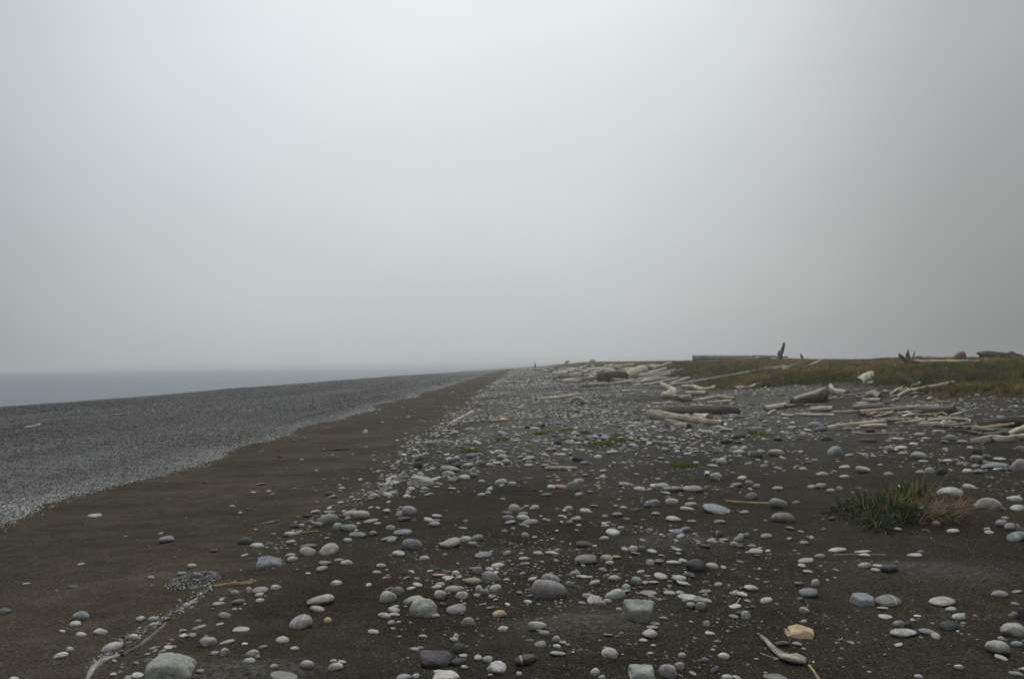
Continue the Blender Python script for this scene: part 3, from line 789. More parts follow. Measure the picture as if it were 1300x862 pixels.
# loose stones and pebbles of the cobble field --------------------------------
PP, SS, RR, TT = [], [], [], []
def cobbles(y0, y1, x0, x1, dens, smin, smax, power, fill, keys='plgvbdnwtr', wts=(26, 12, 18, 14, 13, 13, 5, 4, 1, 1), clump=.0, cs=.8, bury=.25):
    n = int((y1 - y0) * (x1 - x0) * dens)
    if n <= 0: return
    x = rng.uniform(x0, x1, n); y_ = rng.uniform(y0, y1, n)
    k = in_view(x, y_) & (x < grass_edge(y_) + .6)
    d = fill(x, y_)
    if clump: d = d * sstep(.5 - .4 * (1 - clump), .5 + .35, vn(x * cs + 3, y_ * cs * .8, 21) * .6 + vn(x * cs * 2.7, y_ * cs * 2.2, 22) * .4) * 1.5
    k &= rng.random(n) < d
    x, y_ = x[k], y_[k]; n = len(x)
    u = rng.random(n)
    s = smin * (1 - u * (1 - (smin / smax) ** power)) ** (-1 / power)
    P_, S_, R__ = place(x, y_, s, bury=bury)
    PP.append(P_); SS.append(S_); RR.append(R__); TT.append(tints(n, keys, wts) * (.62 + .38 * sstep(.015, .06, s))[:, None])

def field(x, y):          # cobble field right of the scarp
    return sstep(-.5, .5, x - scarp_x(y))
def strip(x, y):          # thin spill over the sand strip
    e = scarp_x(y)
    return (1 - sstep(-.2, .6, x - e)) * (.035 + .75 * np.exp(-((e - x) / .55)) * sstep(5, 9, y)) * sstep(.1, .5, x - gravel_edge(y))
def dense(x, y):          # cobble bank farther on
    return field(x, y) * (.25 + .75 * sstep(7, 19, y - .5 * np.abs(x - 1)))
cobbles(3.2, 11, -3, 9, 190, .007, .022, 2.4, lambda x, y: field(x, y) * .8, clump=.9)
cobbles(3.2, 16, -3, 11, 75, .018, .055, 2.6, lambda x, y: field(x, y) * .62, clump=1.0)
cobbles(3.2, 12, -3, 9, 9, .05, .11, 2.4, lambda x, y: field(x, y) * .4, clump=.8)
cobbles(10, 30, -3, 13, 26, .045, .16, 1.9, lambda x, y: dense(x, y) * .85, clump=.7, cs=.5)
cobbles(16, 70, -3, 13, 34, .05, .19, 2.0, lambda x, y: dense(x, y) * (1 - .55 * sstep(5, 10, x)), clump=.5, cs=.35)
cobbles(60, 240, -4, 13, 6, .12, .34, 2.2, lambda x, y: field(x, y), clump=.3, cs=.2)
cobbles(3.2, 7.5, -3, 5.5, 1300, .004, .010, 2.2, lambda x, y: field(x, y) * .8, keys='gdlv', wts=(30, 40, 20, 10), clump=.6, cs=1.3)
cobbles(3.4, 7.5, -5.2, -1.2, 500, .004, .010, 2.2, lambda x, y: (1 - field(x, y)) * .5, keys='gdlv', wts=(30, 45, 15, 10), clump=.8, cs=1.1)
cobbles(3.2, 14, -7, -1, 40, .015, .06, 2.0, strip)
cobbles(10, 60, -7, -1, 14, .05, .17, 2.2, strip)
def ridge(x, y):
    return np.exp(-((x - scarp_x(y) + .12) / .16) ** 2) * (.35 + .65 * sstep(.35, .6, vn(y * .9, 0 * y, 31)))
cobbles(4, 30, -2.6, -1.2, 130, .025, .09, 2.0, ridge, bury=.2)
# thick patches of cobbles along the bank
for (px, py, wd, dn) in ((600, 584, 1.0, 30), (655, 582, 1.0, 26), (575, 600, .6, 30), (640, 560, 1.5, 26), (560, 566, .8, 36), (720, 572, 1.3, 20), (530, 600, .5, 60), (505, 618, .5, 60), (460, 640, .5, 50), (690, 545, 2.0, 16), (850, 570, 1.2, 20), (930, 575, 1.0, 26), (1250, 590, .8, 26), (1150, 575, 1.0, 20), (620, 735, .5, 40), (850, 745, .5, 40), (700, 660, .8, 30), (900, 690, .6, 30)):
    q = hit([px], [py])[0]
    cobbles(q[1] - 2 * wd, q[1] + 2 * wd, q[0] - 2 * wd, q[0] + 2 * wd, dn, .04, .13, 1.8, wts=(22, 12, 22, 16, 15, 12, 5, 0, 0, 0), fill=lambda x, y: np.exp(-(((x - q[0]) / wd) ** 2 + ((y - q[1]) / wd) ** 2)))
# grey grit beside the moss
for (px, py, wd) in ((870, 601, .55), (640, 690, .5), (740, 745, .6), (620, 735, .5)):
    q = hit([px], [py])[0]
    cobbles(q[1] - 1, q[1] + 1, q[0] - 1, q[0] + 1, 260, .012, .04, 2.0, lambda x, y: np.exp(-(((x - q[0]) / wd) ** 2 + ((y - q[1]) / wd) ** 2)))
if extra_stones:
    PP.append(np.array([e[0] for e in extra_stones])); SS.append(np.array([e[1] for e in extra_stones]))
    RR.append(np.array([e[2] for e in extra_stones])); TT.append(np.array([e[3] for e in extra_stones]))
PP, SS, RR, TT = map(np.vstack, (PP, SS, RR, TT))
print('cobbles', len(PP))
o = scatter('loose_pebbles', PEB, PP, SS, RR, TT, MAT_PEBBLE)
tag(o, 'countless small grey pebbles and cobbles strewn over the dark sand', 'pebbles', kind='stuff')

# gravel slope towards the sea --------------------------------
PP, SS, RR, TT = [], [], [], []
for (y0, y1, dens, s0, s1) in ((8.4, 18, 2100, .015, .038), (18, 34, 640, .027, .058), (34, 75, 150, .045, .10), (75, 190, 26, .10, .20)):
    n = int((y1 - y0) * 26 * dens)
    x = rng.uniform(-32, -5.4, n); y_ = rng.uniform(y0, y1, n)
    k = in_view(x, y_, .02) & (x < gravel_edge(y_) + rng.exponential(.07, n))
    x, y_ = x[k], y_[k]; n = len(x)
    P_, S_, R__ = place(x, y_, rng.uniform(s0, s1, n) * rng.uniform(.6, 1.1, n), bury=.22, tilt=.35)
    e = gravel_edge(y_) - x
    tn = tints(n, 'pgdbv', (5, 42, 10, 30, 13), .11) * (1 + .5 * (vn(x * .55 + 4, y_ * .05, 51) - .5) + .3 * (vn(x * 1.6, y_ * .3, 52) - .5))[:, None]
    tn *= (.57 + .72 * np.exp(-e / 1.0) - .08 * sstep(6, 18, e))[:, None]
    PP.append(P_); SS.append(S_); RR.append(R__); TT.append(tn)
PP, SS, RR, TT = map(np.vstack, (PP, SS, RR, TT))
print('gravel', len(PP))
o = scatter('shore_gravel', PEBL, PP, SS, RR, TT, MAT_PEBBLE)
tag(o, 'even grey gravel covering the slope between the sand strip and the sea', 'gravel', kind='stuff')

# dark heap of small pebbles and the windrow below it --------------------------------
hp = hit([245], [738])[0]
n = 2400
a = rng.uniform(0, 6.283, n); rr = np.sqrt(rng.random(n))
x = hp[0] + rr * np.cos(a) * .20; y_ = hp[1] + rr * np.sin(a) * .26
P_, S_, R__ = place(x, y_, rng.uniform(.007, .019, n), bury=.1, tilt=.5)
P_[:, 2] += np.maximum(0, (1 - rr ** 2)) * .045 * rng.random(n)
T_ = tints(n, 'dgpbw', (44, 26, 16, 12, 2), .25)
o = scatter('pebble_heap', PEBL, P_, S_, R__, T_, MAT_PEBBLE)
tag(o, 'dark heap of small mixed pebbles behind the pale straight stick', 'pebbles', kind='stuff')
ln = hit([272, 240, 205, 178, 150, 128], [747, 770, 790, 806, 826, 842])
tt_ = rng.random(700) * 4.999; i0 = tt_.astype(int); f_ = (tt_ - i0)[:, None]
q = ln[i0] * (1 - f_) + ln[i0 + 1] * f_
x = q[:, 0] + rng.normal(-.03, .035, 700); y_ = q[:, 1] + rng.normal(.02, .05, 700)
P_, S_, R__ = place(x, y_, rng.uniform(.010, .034, 700) * rng.uniform(.4, 1, 700), bury=.15, tilt=.4)
o = scatter('pebble_windrow', PEBL, P_, S_, R__, tints(700, 'dgpbw', (36, 30, 20, 12, 2), .2), MAT_PEBBLE)
tag(o, 'narrow line of pebbles washed up along the buried grey pole', 'pebbles', kind='stuff')
# ------------------------------------------------------------------ driftwood
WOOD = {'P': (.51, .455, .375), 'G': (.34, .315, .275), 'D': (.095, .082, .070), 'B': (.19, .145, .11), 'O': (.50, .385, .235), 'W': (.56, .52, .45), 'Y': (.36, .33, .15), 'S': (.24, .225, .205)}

def catmull(P, r, n):
    P = np.asarray(P, float); r = np.asarray(r, float)
    if len(P) == 2:
        tt = np.linspace(0, 1, n)[:, None]
        return P[0] * (1 - tt) + P[1] * tt, r[0] * (1 - tt[:, 0]) + r[1] * tt[:, 0]
    Q_ = np.vstack([2 * P[0] - P[1], P, 2 * P[-1] - P[-2]])
    seg = np.linalg.norm(np.diff(P, axis=0), axis=1); cum = np.concatenate([[0], np.cumsum(seg)])
    out = []; ro = []
    for d in np.linspace(0, cum[-1], n):
        i = min(np.searchsorted(cum, d, 'right') - 1, len(P) - 2)
        t_ = (d - cum[i]) / max(seg[i], 1e-6)
        p0, p1, p2, p3 = Q_[i], Q_[i + 1], Q_[i + 2], Q_[i + 3]
        out.append(.5 * ((2 * p1) + (-p0 + p2) * t_ + (2 * p0 - 5 * p1 + 4 * p2 - p3) * t_ ** 2 + (-p0 + 3 * p1 - 3 * p2 + p3) * t_ ** 3))
        ro.append(r[i] * (1 - t_) + r[i + 1] * t_)
    return np.array(out), np.array(ro)

def tube(P, r, seg=12, flat=1.0, gnarl=.10, jag=.5, taper=(0, 0), closed=False):
    """a weathered round or flattened limb; returns verts, faces, grain, cut"""
    P = np.asarray(P, float)
    length = np.linalg.norm(np.diff(P, axis=0), axis=1).sum()
    n = int(np.clip(length / (np.mean(r) * .8), 6, 44))
    C, rad = catmull(P, r, n)
    tan = np.gradient(C, axis=0); tan /= np.linalg.norm(tan, axis=1)[:, None] + 1e-9
    side = np.cross(tan, [0, 0, 1.0]); ln = np.linalg.norm(side, axis=1)
    side[ln < .25] = np.array([1.0, 0, 0]); side /= np.linalg.norm(side, axis=1)[:, None]
    upv = np.cross(side, tan)
    ang = np.linspace(0, 2 * math.pi, seg, endpoint=False)
    sd = int(rng.integers(9999))
    lv = np.concatenate([[0], np.cumsum(np.linalg.norm(np.diff(C, axis=0), axis=1))])
    lobes = 1 + .12 * np.cos(2 * ang + rng.uniform(0, 6)) + .08 * np.cos(3 * ang + rng.uniform(0, 6)) + .04 * np.cos(5 * ang + rng.uniform(0, 6))
    verts, grain, cut = [], [], []
    for i in range(n):
        t_ = i / (n - 1)
        k = 1.0
        if taper[0]: k *= 1 - taper[0] * (1 - min(1, t_ / .18)) ** 1.6
        if taper[1]: k *= 1 - taper[1] * (1 - min(1, (1 - t_) / .18)) ** 1.6
        nz = 1 + gnarl * 2 * (vn(np.cos(ang) * 1.3 + 7, np.sin(ang) * 1.3 + lv[i] / (rad[i] * 3.5), sd) - .5) + gnarl * (vn(np.full(seg, lv[i] / (rad[i] * 1.8)), ang * 0 + 3, sd + 1) - .5)
        q = rad[i] * k * lobes * nz
        off = 0
        if i in (0, n - 1) and jag:
            off = (-1 if i == 0 else 1) * rad[i] * jag * (rng.random(seg) - .3)
        ring = C[i] + (np.cos(ang) * q)[:, None] * side[i] + (np.sin(ang) * q * flat)[:, None] * upv[i] + np.multiply.outer(np.broadcast_to(off, seg), tan[i])
        verts.append(ring)
        grain.append(np.stack([np.cos(ang) * rad[i], np.sin(ang) * rad[i], np.full(seg, lv[i] * .09)], 1)); cut.append(np.zeros(seg))
    faces = []
    for i in range(n - 1):
        for j in range(seg):
            j2 = (j + 1) % seg
            faces.append((i * seg + j, i * seg + j2, (i + 1) * seg + j2, (i + 1) * seg + j))
    # end caps: own ring so that the edge stays crisp
    base = n * seg
    for e, i in ((0, 0), (1, n - 1)):
        verts.append(verts[i] * .999 + C[i] * .001); grain.append(grain[i]); cut.append(np.ones(seg))
        cen = C[i] - tan[i] * rad[i] * .15 * (-1 if e == 0 else 1)
        verts.append(cen[None]); grain.append(np.zeros((1, 3))); cut.append(np.ones(1))
        for j in range(seg):
            j2 = (j + 1) % seg
            f = (base + j2, base + j, base + seg) if e == 0 else (base + j, base + j2, base + seg)
            faces.append(f)
        base += seg + 1
    return np.vstack(verts), faces, np.vstack(grain), np.concatenate(cut)

def wood_obj(name, P, r, colour, parent=None, origin=None, **kw):
    v, f, g, c = tube(P, r, **kw)
    org = np.asarray(origin if origin is not None else P[0], float)
    me = mesh_from(name, v - org, f, True, {'grain': ('FLOAT_VECTOR', g), 'cut': ('FLOAT', c)})
    o = obj(name, me, MAT_WOOD, parent, None if parent is not None else tuple(org), np.clip(np.array(WOOD[colour]) * rng.uniform(.9, 1.08), .02, .8))
    return o

def path3(points, sink=.12, auto=True):
    """(px, py, r px[, Y]) centre-line points in the photo -> 3-D centre line and radii; lies on the ground unless Y is given"""
    P, r = [], []
    ex = [p for p in points if len(p) > 3]
    fk = 1.0
    if len(ex) == len(points) and len(ex) > 1 and auto:      # slide the whole piece along the line of sight until it rests on the ground
        lying = ex if np.ptp([p[1] for p in ex]) < 7 else ex[:1]
        best = 1e9
        for k in np.concatenate([[1.0], np.linspace(.75, 1.5, 76)]):
            g = []
            for p in lying:
                d = rays([p[0]], [p[1]])[0]; Y = p[3] * k; q = CAM + d * Y
                g.append(q[2] - p[2] * Y / F * .85 - float(ground(q[0], Y)))
            s = abs(np.mean(g)) + .04 * abs(k - 1)
            if s < best: best, fk, gb = s, k, np.mean(g)
        if abs(gb) > .05: print('EXP', points[0][:2], 'gap', round(gb, 2), 'k', round(fk, 2))
    for p in points:
        px, py, rp = p[:3]
        if len(p) > 3:
            d = rays([px], [py])[0]; Y = p[3] * fk
            P.append(CAM + d * Y); r.append(rp * Y / F); continue
        q = hit([px], [py + rp])[0]
        rw = rp * q[1] / F
        z = max(q[2], float(ground(q[0], q[1]))) if q[2] - ground(q[0], q[1]) < .5 else float(ground(q[0], q[1]))
        P.append(np.array([q[0], q[1], z + rw * (1 - sink)])); r.append(rw * 1.22)
    return np.array(P), np.array(r)

def level(P, k):
    """a straight rigid log cannot follow every pixel: pull its depth towards its mean"""
    P = P.copy(); m_ = P[:, 1].mean()
    return P

LOGG = 'driftwood logs stranded along the top of the beach'
def log(label, points, colour, name='driftwood_log', cat='log', seg=12, branches=(), flat=1.0, gnarl=.15, jag=.5, taper=(0, 0), sink=.12, maxdy=None):
    P, r = path3(points, sink)
    if maxdy is not None and len(points[0]) == 3:     # keep the run in depth believable, then rest it on the ground again
        m_ = P[:, 1].mean(); sp = np.ptp(P[:, 1])
        if sp > maxdy:
            for i in range(len(P)):
                Y = m_ + (P[i, 1] - m_) * maxdy / sp
                d = rays([points[i][0]], [points[i][1]])[0]
                P[i] = CAM + d * Y
                P[i, 2] = max(P[i, 2], float(ground(P[i, 0], Y)) + r[i] * .7)
    if not branches:
        o = wood_obj(name, P, r, colour, seg=seg, flat=flat, gnarl=gnarl, jag=jag, taper=taper)
        return tag(o, label, cat, LOGG)
    root = bpy.data.objects.new(name, None); root.empty_display_size = .1
    root.location = tuple(P[0]); col.objects.link(root)
    tag(root, label, cat, LOGG)
    wood_obj('trunk', P, r, colour, root, P[0], seg=seg, flat=flat, gnarl=gnarl, jag=jag, taper=taper)
    for br in branches:
        nm, cl, bp = br[0], br[1], br[2]
        Pb, rb = path3(bp, sink, False)
        Y0 = P[np.argmin([abs(bp[0][0] - p[0]) + abs(bp[0][1] - p[1]) for p in points])][1]
        for i, q in enumerate(bp):
            if len(q) == 3:
                Pb[i] = CAM + rays([q[0]], [q[1]])[0] * Y0; rb[i] = q[2] * Y0 / F
        wood_obj(nm, Pb, rb, cl, root, P[0], seg=10, gnarl=.16, jag=.6, taper=(0, .6))
    return root

# --- the group round the dark flat log
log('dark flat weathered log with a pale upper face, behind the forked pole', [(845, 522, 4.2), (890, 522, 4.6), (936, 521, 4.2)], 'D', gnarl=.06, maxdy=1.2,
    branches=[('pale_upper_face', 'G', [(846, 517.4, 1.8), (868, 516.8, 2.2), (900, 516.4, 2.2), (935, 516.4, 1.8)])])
log('long pale pole bent in the middle, lying in front of the dark flat log', [(825, 527, 4.2), (846, 528.5, 3.6), (869, 531, 3.4), (882, 534, 3.8), (899, 539, 3.5), (917, 543, 3.6)], 'P', maxdy=2.4)
log('short thick pale log stub with a broken end in front of the bent pole', [(847, 536.5, 3.8), (862, 540, 4.0), (874, 543, 4.2)], 'P', jag=1.2, maxdy=.8)
log('knobby pale stub wedged between the bent pole and the dark flat log', [(881, 528.5, 2.6), (889, 529, 3.2), (900, 530, 4)], 'P', gnarl=.25, maxdy=.5)
log('pale zigzag driftwood limb doubled back on itself behind the dark log', [(842, 490, 2.8), (849, 493, 3.4), (855.5, 497, 3.8), (851, 503, 5.2), (844, 509, 5.4), (853, 512, 3.6), (866, 511, 2.4)], 'P', gnarl=.14, maxdy=4.5)
log('stubby brownish log end beside the zigzag limb', [(863, 507.5, 3.0), (868, 506, 4.2), (874, 504.5, 4.0)], 'G', gnarl=.28, jag=1.1, maxdy=.8)
log('pale leaning limb just inland of the thick white log, behind the zigzag', [(851, 488, 2.2), (862, 484.5, 3), (873, 481, 2.6)], 'P', maxdy=2.5)
log('pale wavy limb with a flared end, above the flat-topped short log', [(868, 491, 2.6), (882, 492, 3.1), (892, 495, 2.7), (901, 495, 2.7), (908, 494, 3.6)], 'P', gnarl=.16, maxdy=2)
log('short flat-topped log with a dark underside below the wavy limb', [(873, 499.5, 3.2), (897, 500, 3.4)], 'P', flat=.85, maxdy=.8)
log('thin pale stick slanting towards a small dark stone near the wavy limb', [(879, 509, 1.3), (893, 507, 1.6), (906, 504, 1.8)], 'P', 'driftwood_stick', 'stick', 8, maxdy=1.2)
log('upper of two pale sticks meeting in a point, above the dark log', [(911, 503, 1.9), (922, 505, 2.2), (932, 507.5, 1.8)], 'P', 'driftwood_stick', 'stick', 8, maxdy=1)
log('lower of two pale sticks meeting in a point, above the dark log', [(897, 511, 1.7), (912, 510, 2.1), (928, 509, 1.9)], 'P', 'driftwood_stick', 'stick', 8, maxdy=1)
# --- the group round the thick white log
log('thick pale log with a dark sawn end facing the camera', [(790, 481, 6.2), (804, 475.5, 6.0), (817, 470.5, 5.4)], 'P', seg=16, gnarl=.05, jag=.15, maxdy=4.5)
log('big dark log butted against the thick pale log', [(764, 480, 6.0), (778, 480, 6.2), (791, 479, 6.0)], 'D', seg=14, gnarl=.16, jag=.9, maxdy=1.5)
log('grey log ending in a tangled root mass at the grass edge', [(813, 478.5, 3.6), (832, 477, 3.8), (853, 475, 4.2)], 'G',
    branches=[('root', 'S', [(852, 475, 2.8), (860, 472, 2.2), (869, 468.5, 1.6)]), ('root', 'S', [(852, 475, 2.4), (858, 477, 2.2), (862, 479, 1.5)]),
              ('root', 'G', [(852, 474, 2.2), (856, 470, 1.8), (858, 467, .9)]), ('root', 'S', [(853, 475, 2.4), (862, 475, 2.2), (870, 473, 1.2)]), ('root', 'D', [(854, 476, 2.8), (863, 477.5, 2), (867, 476.5, 1.5)])], maxdy=1.5)
log('upper pale pole of a stack behind the thick pale log', [(768, 466, 1.7), (788, 465, 1.7), (805, 464, 1.6)], 'P', seg=8, maxdy=3)
log('lower pale pole of a stack behind the thick pale log', [(766, 470, 1.7), (782, 469.2, 1.9), (797, 468.5, 1.6)], 'P', seg=8, maxdy=3)
log('thin brown pole beneath the stacked pale poles', [(790, 472, 1.1), (802, 472.5, 1.3)], 'B', seg=8, maxdy=2)
log('thin pale pole seaward of the root mass, low beside the thick pale log', [(769, 487, 1.0), (787, 485, 1.3)], 'P', 'driftwood_stick', 'stick', 8, maxdy=2)
log('pale pole end jutting from behind the stacked poles', [(794, 468, 1.2), (809, 467, 1.2)], 'G', seg=8, maxdy=2)
for k, (px, py, w_, lb) in enumerate([(820, 465, 1.4, 'pale broken chunk nearest the stacked poles at the grass edge'), (828, 465.5, 2.0, 'white lumpy chunk between two pale chunks at the grass edge'),
                          (835, 465, 1.9, 'white rounded chunk beside the lumpy one at the grass edge'), (845, 463.5, 1.3, 'pale flat chunk at the inland end of a row at the grass edge')]):
    log(lb, [(px - 3.5, py, w_), (px, py - .3, w_ * 1.1), (px + 3.5, py, w_ * .9)], 'W', 'driftwood_chunk', 'wood', 8, gnarl=.25, maxdy=1)
# --- far debris line
log('long straight pale pole lying alone on the cobbles', [(681, 507.5, 1.6), (708, 504.6, 1.9), (734, 501, 2.2)], 'P', 'driftwood_pole', 'pole', 8, gnarl=.05, maxdy=3)
P_, r_ = path3([(731, 517, 1.6)])
Y0 = P_[0, 1]
log('pale looped root shaped like an eyelet with a brown arm', [(741, 511, 3.4, Y0), (736, 506.2, 2.7, Y0), (730.5, 505.6, 2.4, Y0), (725.6, 509.5, 2.6, Y0), (726.6, 514, 2.5, Y0), (731.5, 516.5, 2.4, Y0 - .1), (735, 513, 2.0, Y0 - .15), (732.4, 509.4, 1.3, Y0 - .15)], 'W', 'driftwood_root', 'root', 10,
    branches=[('arm', 'B', [(739, 511.5, 2.6), (747, 513.2, 2.0), (758, 513.5, 1.6), (769, 513, 2.0)])])
log('thin reddish log resting beyond the yellow debris', [(739, 477, 1.7), (747, 475.5, 1.9), (753, 473.3, 1.6)], 'B', seg=8, maxdy=3)
log('pale pole slanting up from a dark root in the far debris', [(712, 474, 1.3), (721, 471.5, 1.7), (729, 469, 1.8)], 'P', seg=8, maxdy=4)
log('pale upright stake in the far debris', [(734.5, 471.5, 1.5, 110), (734.2, 467, 1.3, 110), (734, 463, 1.0, 110)], 'P', 'driftwood_stake', 'stake', 8)
log('dark arched limb beside the pale upright stake', [(738, 470, 1.2), (741, 467.5, 1.5), (751, 466, 1.2)], 'D', seg=8, maxdy=3)
log('long thin grey pole at the seaward end of the far debris', [(672, 475, .8), (686, 472.8, 1.0), (700, 470, .9)], 'G', 'driftwood_pole', 'pole', 8, maxdy=5)
log('dark knotted root stump in the far debris beside the slanting pale pole', [(703, 474, 2.4), (705, 470, 2.8), (708, 469, 1.6)], 'D', 'driftwood_root', 'root', 8, gnarl=.3, maxdy=1)
log('thin brown pole lying level in the farthest debris', [(693, 466.8, .8), (712, 466.2, .9)], 'B', 'driftwood_pole', 'pole', 8, maxdy=3)
log('thin dark snag standing up at the seaward end of the debris', [(680, 469, 1.6, 150), (679.4, 464, .8, 150), (678.6, 459.5, .4, 150)], 'D', 'driftwood_snag', 'snag', 8)
log('small dark stump on the skyline above the pale upright stake', [(718, 461, 1.5, 240), (720, 459.4, 1.8, 240), (723, 458.6, 1.0, 240)], 'D', 'driftwood_stump', 'stump', 8, gnarl=.3)
log('small mossy dark stump on the skyline above the yellow float', [(749, 459, 1.4, 210), (752, 458, 1.7, 210), (756, 458.4, .9, 210)], 'S', 'driftwood_stump', 'stump', 8, gnarl=.3)
log('thin pale pole on the grass below the skyline stumps', [(722, 462.3, .8, 220), (735, 462, .8, 220)], 'P', 'driftwood_pole', 'pole', 8)
log('very thin pale pole far along the skyline grass', [(765, 461.4, .6, 190), (777, 461.2, .6, 190)], 'P', 'driftwood_pole', 'pole', 8)
log('short pale plank beside the yellow debris', [(745, 485.5, 1.2), (752, 485, 1.5), (758, 484, 1.4)], 'P', 'driftwood_plank', 'plank', 8, flat=.6, maxdy=1)
log('short brown plank below the pale plank and yellow debris', [(739, 490, 1.2), (750, 489.4, 1.6)], 'B', 'driftwood_plank', 'plank', 8, flat=.7, maxdy=1)
log('short pale stick on cobbles seaward of the zigzag limb', [(788, 497, 1.3), (806, 495.5, 1.3)], 'P', 'driftwood_stick', 'stick', 8, maxdy=1)
log('very thin grey stick beside the zigzag limb', [(810, 496, .7), (824, 494.5, .7)], 'G', 'driftwood_stick', 'stick', 8, maxdy=1)
log('dark brown half-buried log on the near cobbles below the looped root', [(668, 542, 2.0), (680, 540.5, 2.6), (690, 539.5, 2.8)], 'B', seg=10, sink=.6, maxdy=1)
# --- poles and sticks on the sand
log('pale slender pole pointing down the sand slope at the cobble edge', [(567, 541, .8), (583, 531.5, 1.2), (592, 527, 1.6), (600, 523, 2.0)], 'P', 'driftwood_pole', 'pole', 8, sink=.3, maxdy=6)
log('short pale stick lying level on the cobbles beside the slender pole', [(620, 534.6, 1.6), (634, 534, 1.4), (648, 533, 1.1)], 'O', 'driftwood_stick', 'stick', 8, maxdy=.6)
log('pale curved stick on dark sand between the moss and round grey cobble', [(691, 595, 1.7), (703, 594, 2.2), (717, 594.5, 2.3), (731, 594, 1.9)], 'P', 'driftwood_stick', 'stick', 10, maxdy=.5)
log('straight golden stick running into a mottled stone', [(922, 636, 1.3), (950, 638.3, 1.4), (979, 640.5, 1.5)], 'O', 'driftwood_stick', 'stick', 10, gnarl=.04, maxdy=.35)
log('pale straight golden stick at the foot of the dark pebble heap', [(269, 744, 1.1), (295, 741.5, 1.8), (321, 739.5, 1.6)], 'O', 'driftwood_stick', 'stick', 10, gnarl=.06, maxdy=.3)
log('thin reddish stick lying on the brown sand strip', [(408, 571.5, .9), (425, 570.8, 1.1), (443, 569.8, .9)], 'B', 'driftwood_stick', 'stick', 8, maxdy=.4)
log('thin short straw-coloured stick at the plump slope-edge boulder', [(385, 675.8, .9), (405, 674, 1.0)], 'O', 'driftwood_stick', 'stick', 8, maxdy=.2)
log('thin grey stick slanting on the sand at the slope edge', [(333, 665, .9), (345, 662.5, 1.1), (355, 660.5, .9)], 'G', 'driftwood_stick', 'stick', 8, maxdy=.5)
log('thin straw stem lying level in front of the grass tuft', [(1058, 704, .45), (1092, 703.5, .6), (1125, 704, .5)], 'O', 'straw_stem', 'stem', 6, gnarl=.02, maxdy=.2)
log('thin pale stem curving on the sand near the pear-shaped cobble', [(924, 769, .5), (934, 766, .6), (940, 759, .5)], 'O', 'straw_stem', 'stem', 6, gnarl=.02, maxdy=.3)
log('thin pale stem lying beside the broken driftwood slab', [(966, 829, .5), (977, 833, .6), (990, 836, .5)], 'O', 'straw_stem', 'stem', 6, gnarl=.02, maxdy=.3)
log('slim brown stick leaving the lower picture edge by the broken slab', [(1027, 844, 1.0), (1034, 853, 1.1), (1042, 865, 1.2)], 'O', 'driftwood_stick', 'stick', 8, maxdy=.5)
log('short orange stick on the dark gravel slope', [(144, 527.3, 1.0), (158, 525.8, .9)], 'O', 'driftwood_stick', 'stick', 8, maxdy=.5)
log('bent pale stick on the gravel near the water', [(30, 543, .8), (42, 541, 1.1), (51, 538.5, .8)], 'P', 'driftwood_stick', 'stick', 8, maxdy=1.0)
log('pale curved branch half sunk in sand at the largest boulder', [(110, 864, 2.6), (116, 850, 3.2), (124, 840, 3.8), (136, 834, 4.0), (151, 830.5, 2.6)], 'G', 'driftwood_branch', 'branch', 10, sink=.9, gnarl=.12, maxdy=.6)
log('grey pole buried along the pebble line up to the pebble heap', [(156, 830, 2.4), (178, 817, 2.8), (204, 796, 2.0), (233, 771, 1.6), (268, 746, 1.2)], 'S', 'driftwood_pole', 'pole', 10, sink=1.15, gnarl=.12, maxdy=1.9)
log('grey pole buried at the slope edge beside the wedge-shaped boulder', [(479, 626, 3.2), (492, 616, 3.0), (504, 607, 2.6), (513, 598, 1.8)], 'S', 'driftwood_pole', 'pole', 10, sink=.7, gnarl=.12, maxdy=2.2)
log('brown bark strip lying on sand behind the broken driftwood slab', [(984, 817, 3.2), (992, 815, 4.2), (1001, 815, 3.2)], 'B', 'bark_strip', 'bark', 10, flat=.25, gnarl=.15, maxdy=.15)
log('small pale wood stub standing at the tan angular rock', [(1003, 811, 2.2), (999, 804, 2.0), (996.5, 799, 1.6)], 'P', 'driftwood_stub', 'wood', 8, maxdy=.12)
log('broken driftwood slab with a splintered wide end in front of tan rock', [(966, 806, 1.6), (974, 814, 2.8), (984, 824, 3.6), (996, 833, 5.0), (1008, 836, 8.0), (1021, 841, 5.5)], 'W', 'driftwood_slab', 'wood', 14, flat=.45, gnarl=.16, jag=.9, maxdy=.4)
log('small brown stub standing on grey grit by the round green cobble', [(897, 600, 2.4), (898, 604, 2.8)], 'P', 'driftwood_stub', 'wood', 8, maxdy=.3)
# --- poles below the dune
log('short brown-ended log alone on sand seaward of the boat-shaped chunk', [(971, 518.5, 3.6), (985, 516.5, 3.6), (998, 514.5, 3.6)], 'P', jag=.3, maxdy=1)
log('boat-shaped hollow driftwood chunk with an upswept end', [(1004, 514.5, 2.6), (1010, 513, 4.6), (1024, 511.5, 6.4), (1037, 507, 6.6), (1045, 501.5, 4.4), (1049, 497, 2.8)], 'D', 'driftwood_chunk', 'wood', 14, gnarl=.14, maxdy=1.0,  # shade of the front painted as dark trunk colour, light on top as a pale rim
    branches=[('lit_rim', 'P', [(1009, 507.5, 2.6), (1017, 504.5, 4.2), (1028, 502.5, 4.6), (1038, 498.5, 4.2), (1045, 494.5, 3.2), (1050, 491.5, 1.8)]), ('root', 'D', [(1009, 512, 2.6), (1005, 508.5, 2.0), (1002, 508, 1.2)]), ('root', 'G', [(1011, 513, 2.4), (1006, 514, 1.9), (1002, 513.5, 1.2)])])
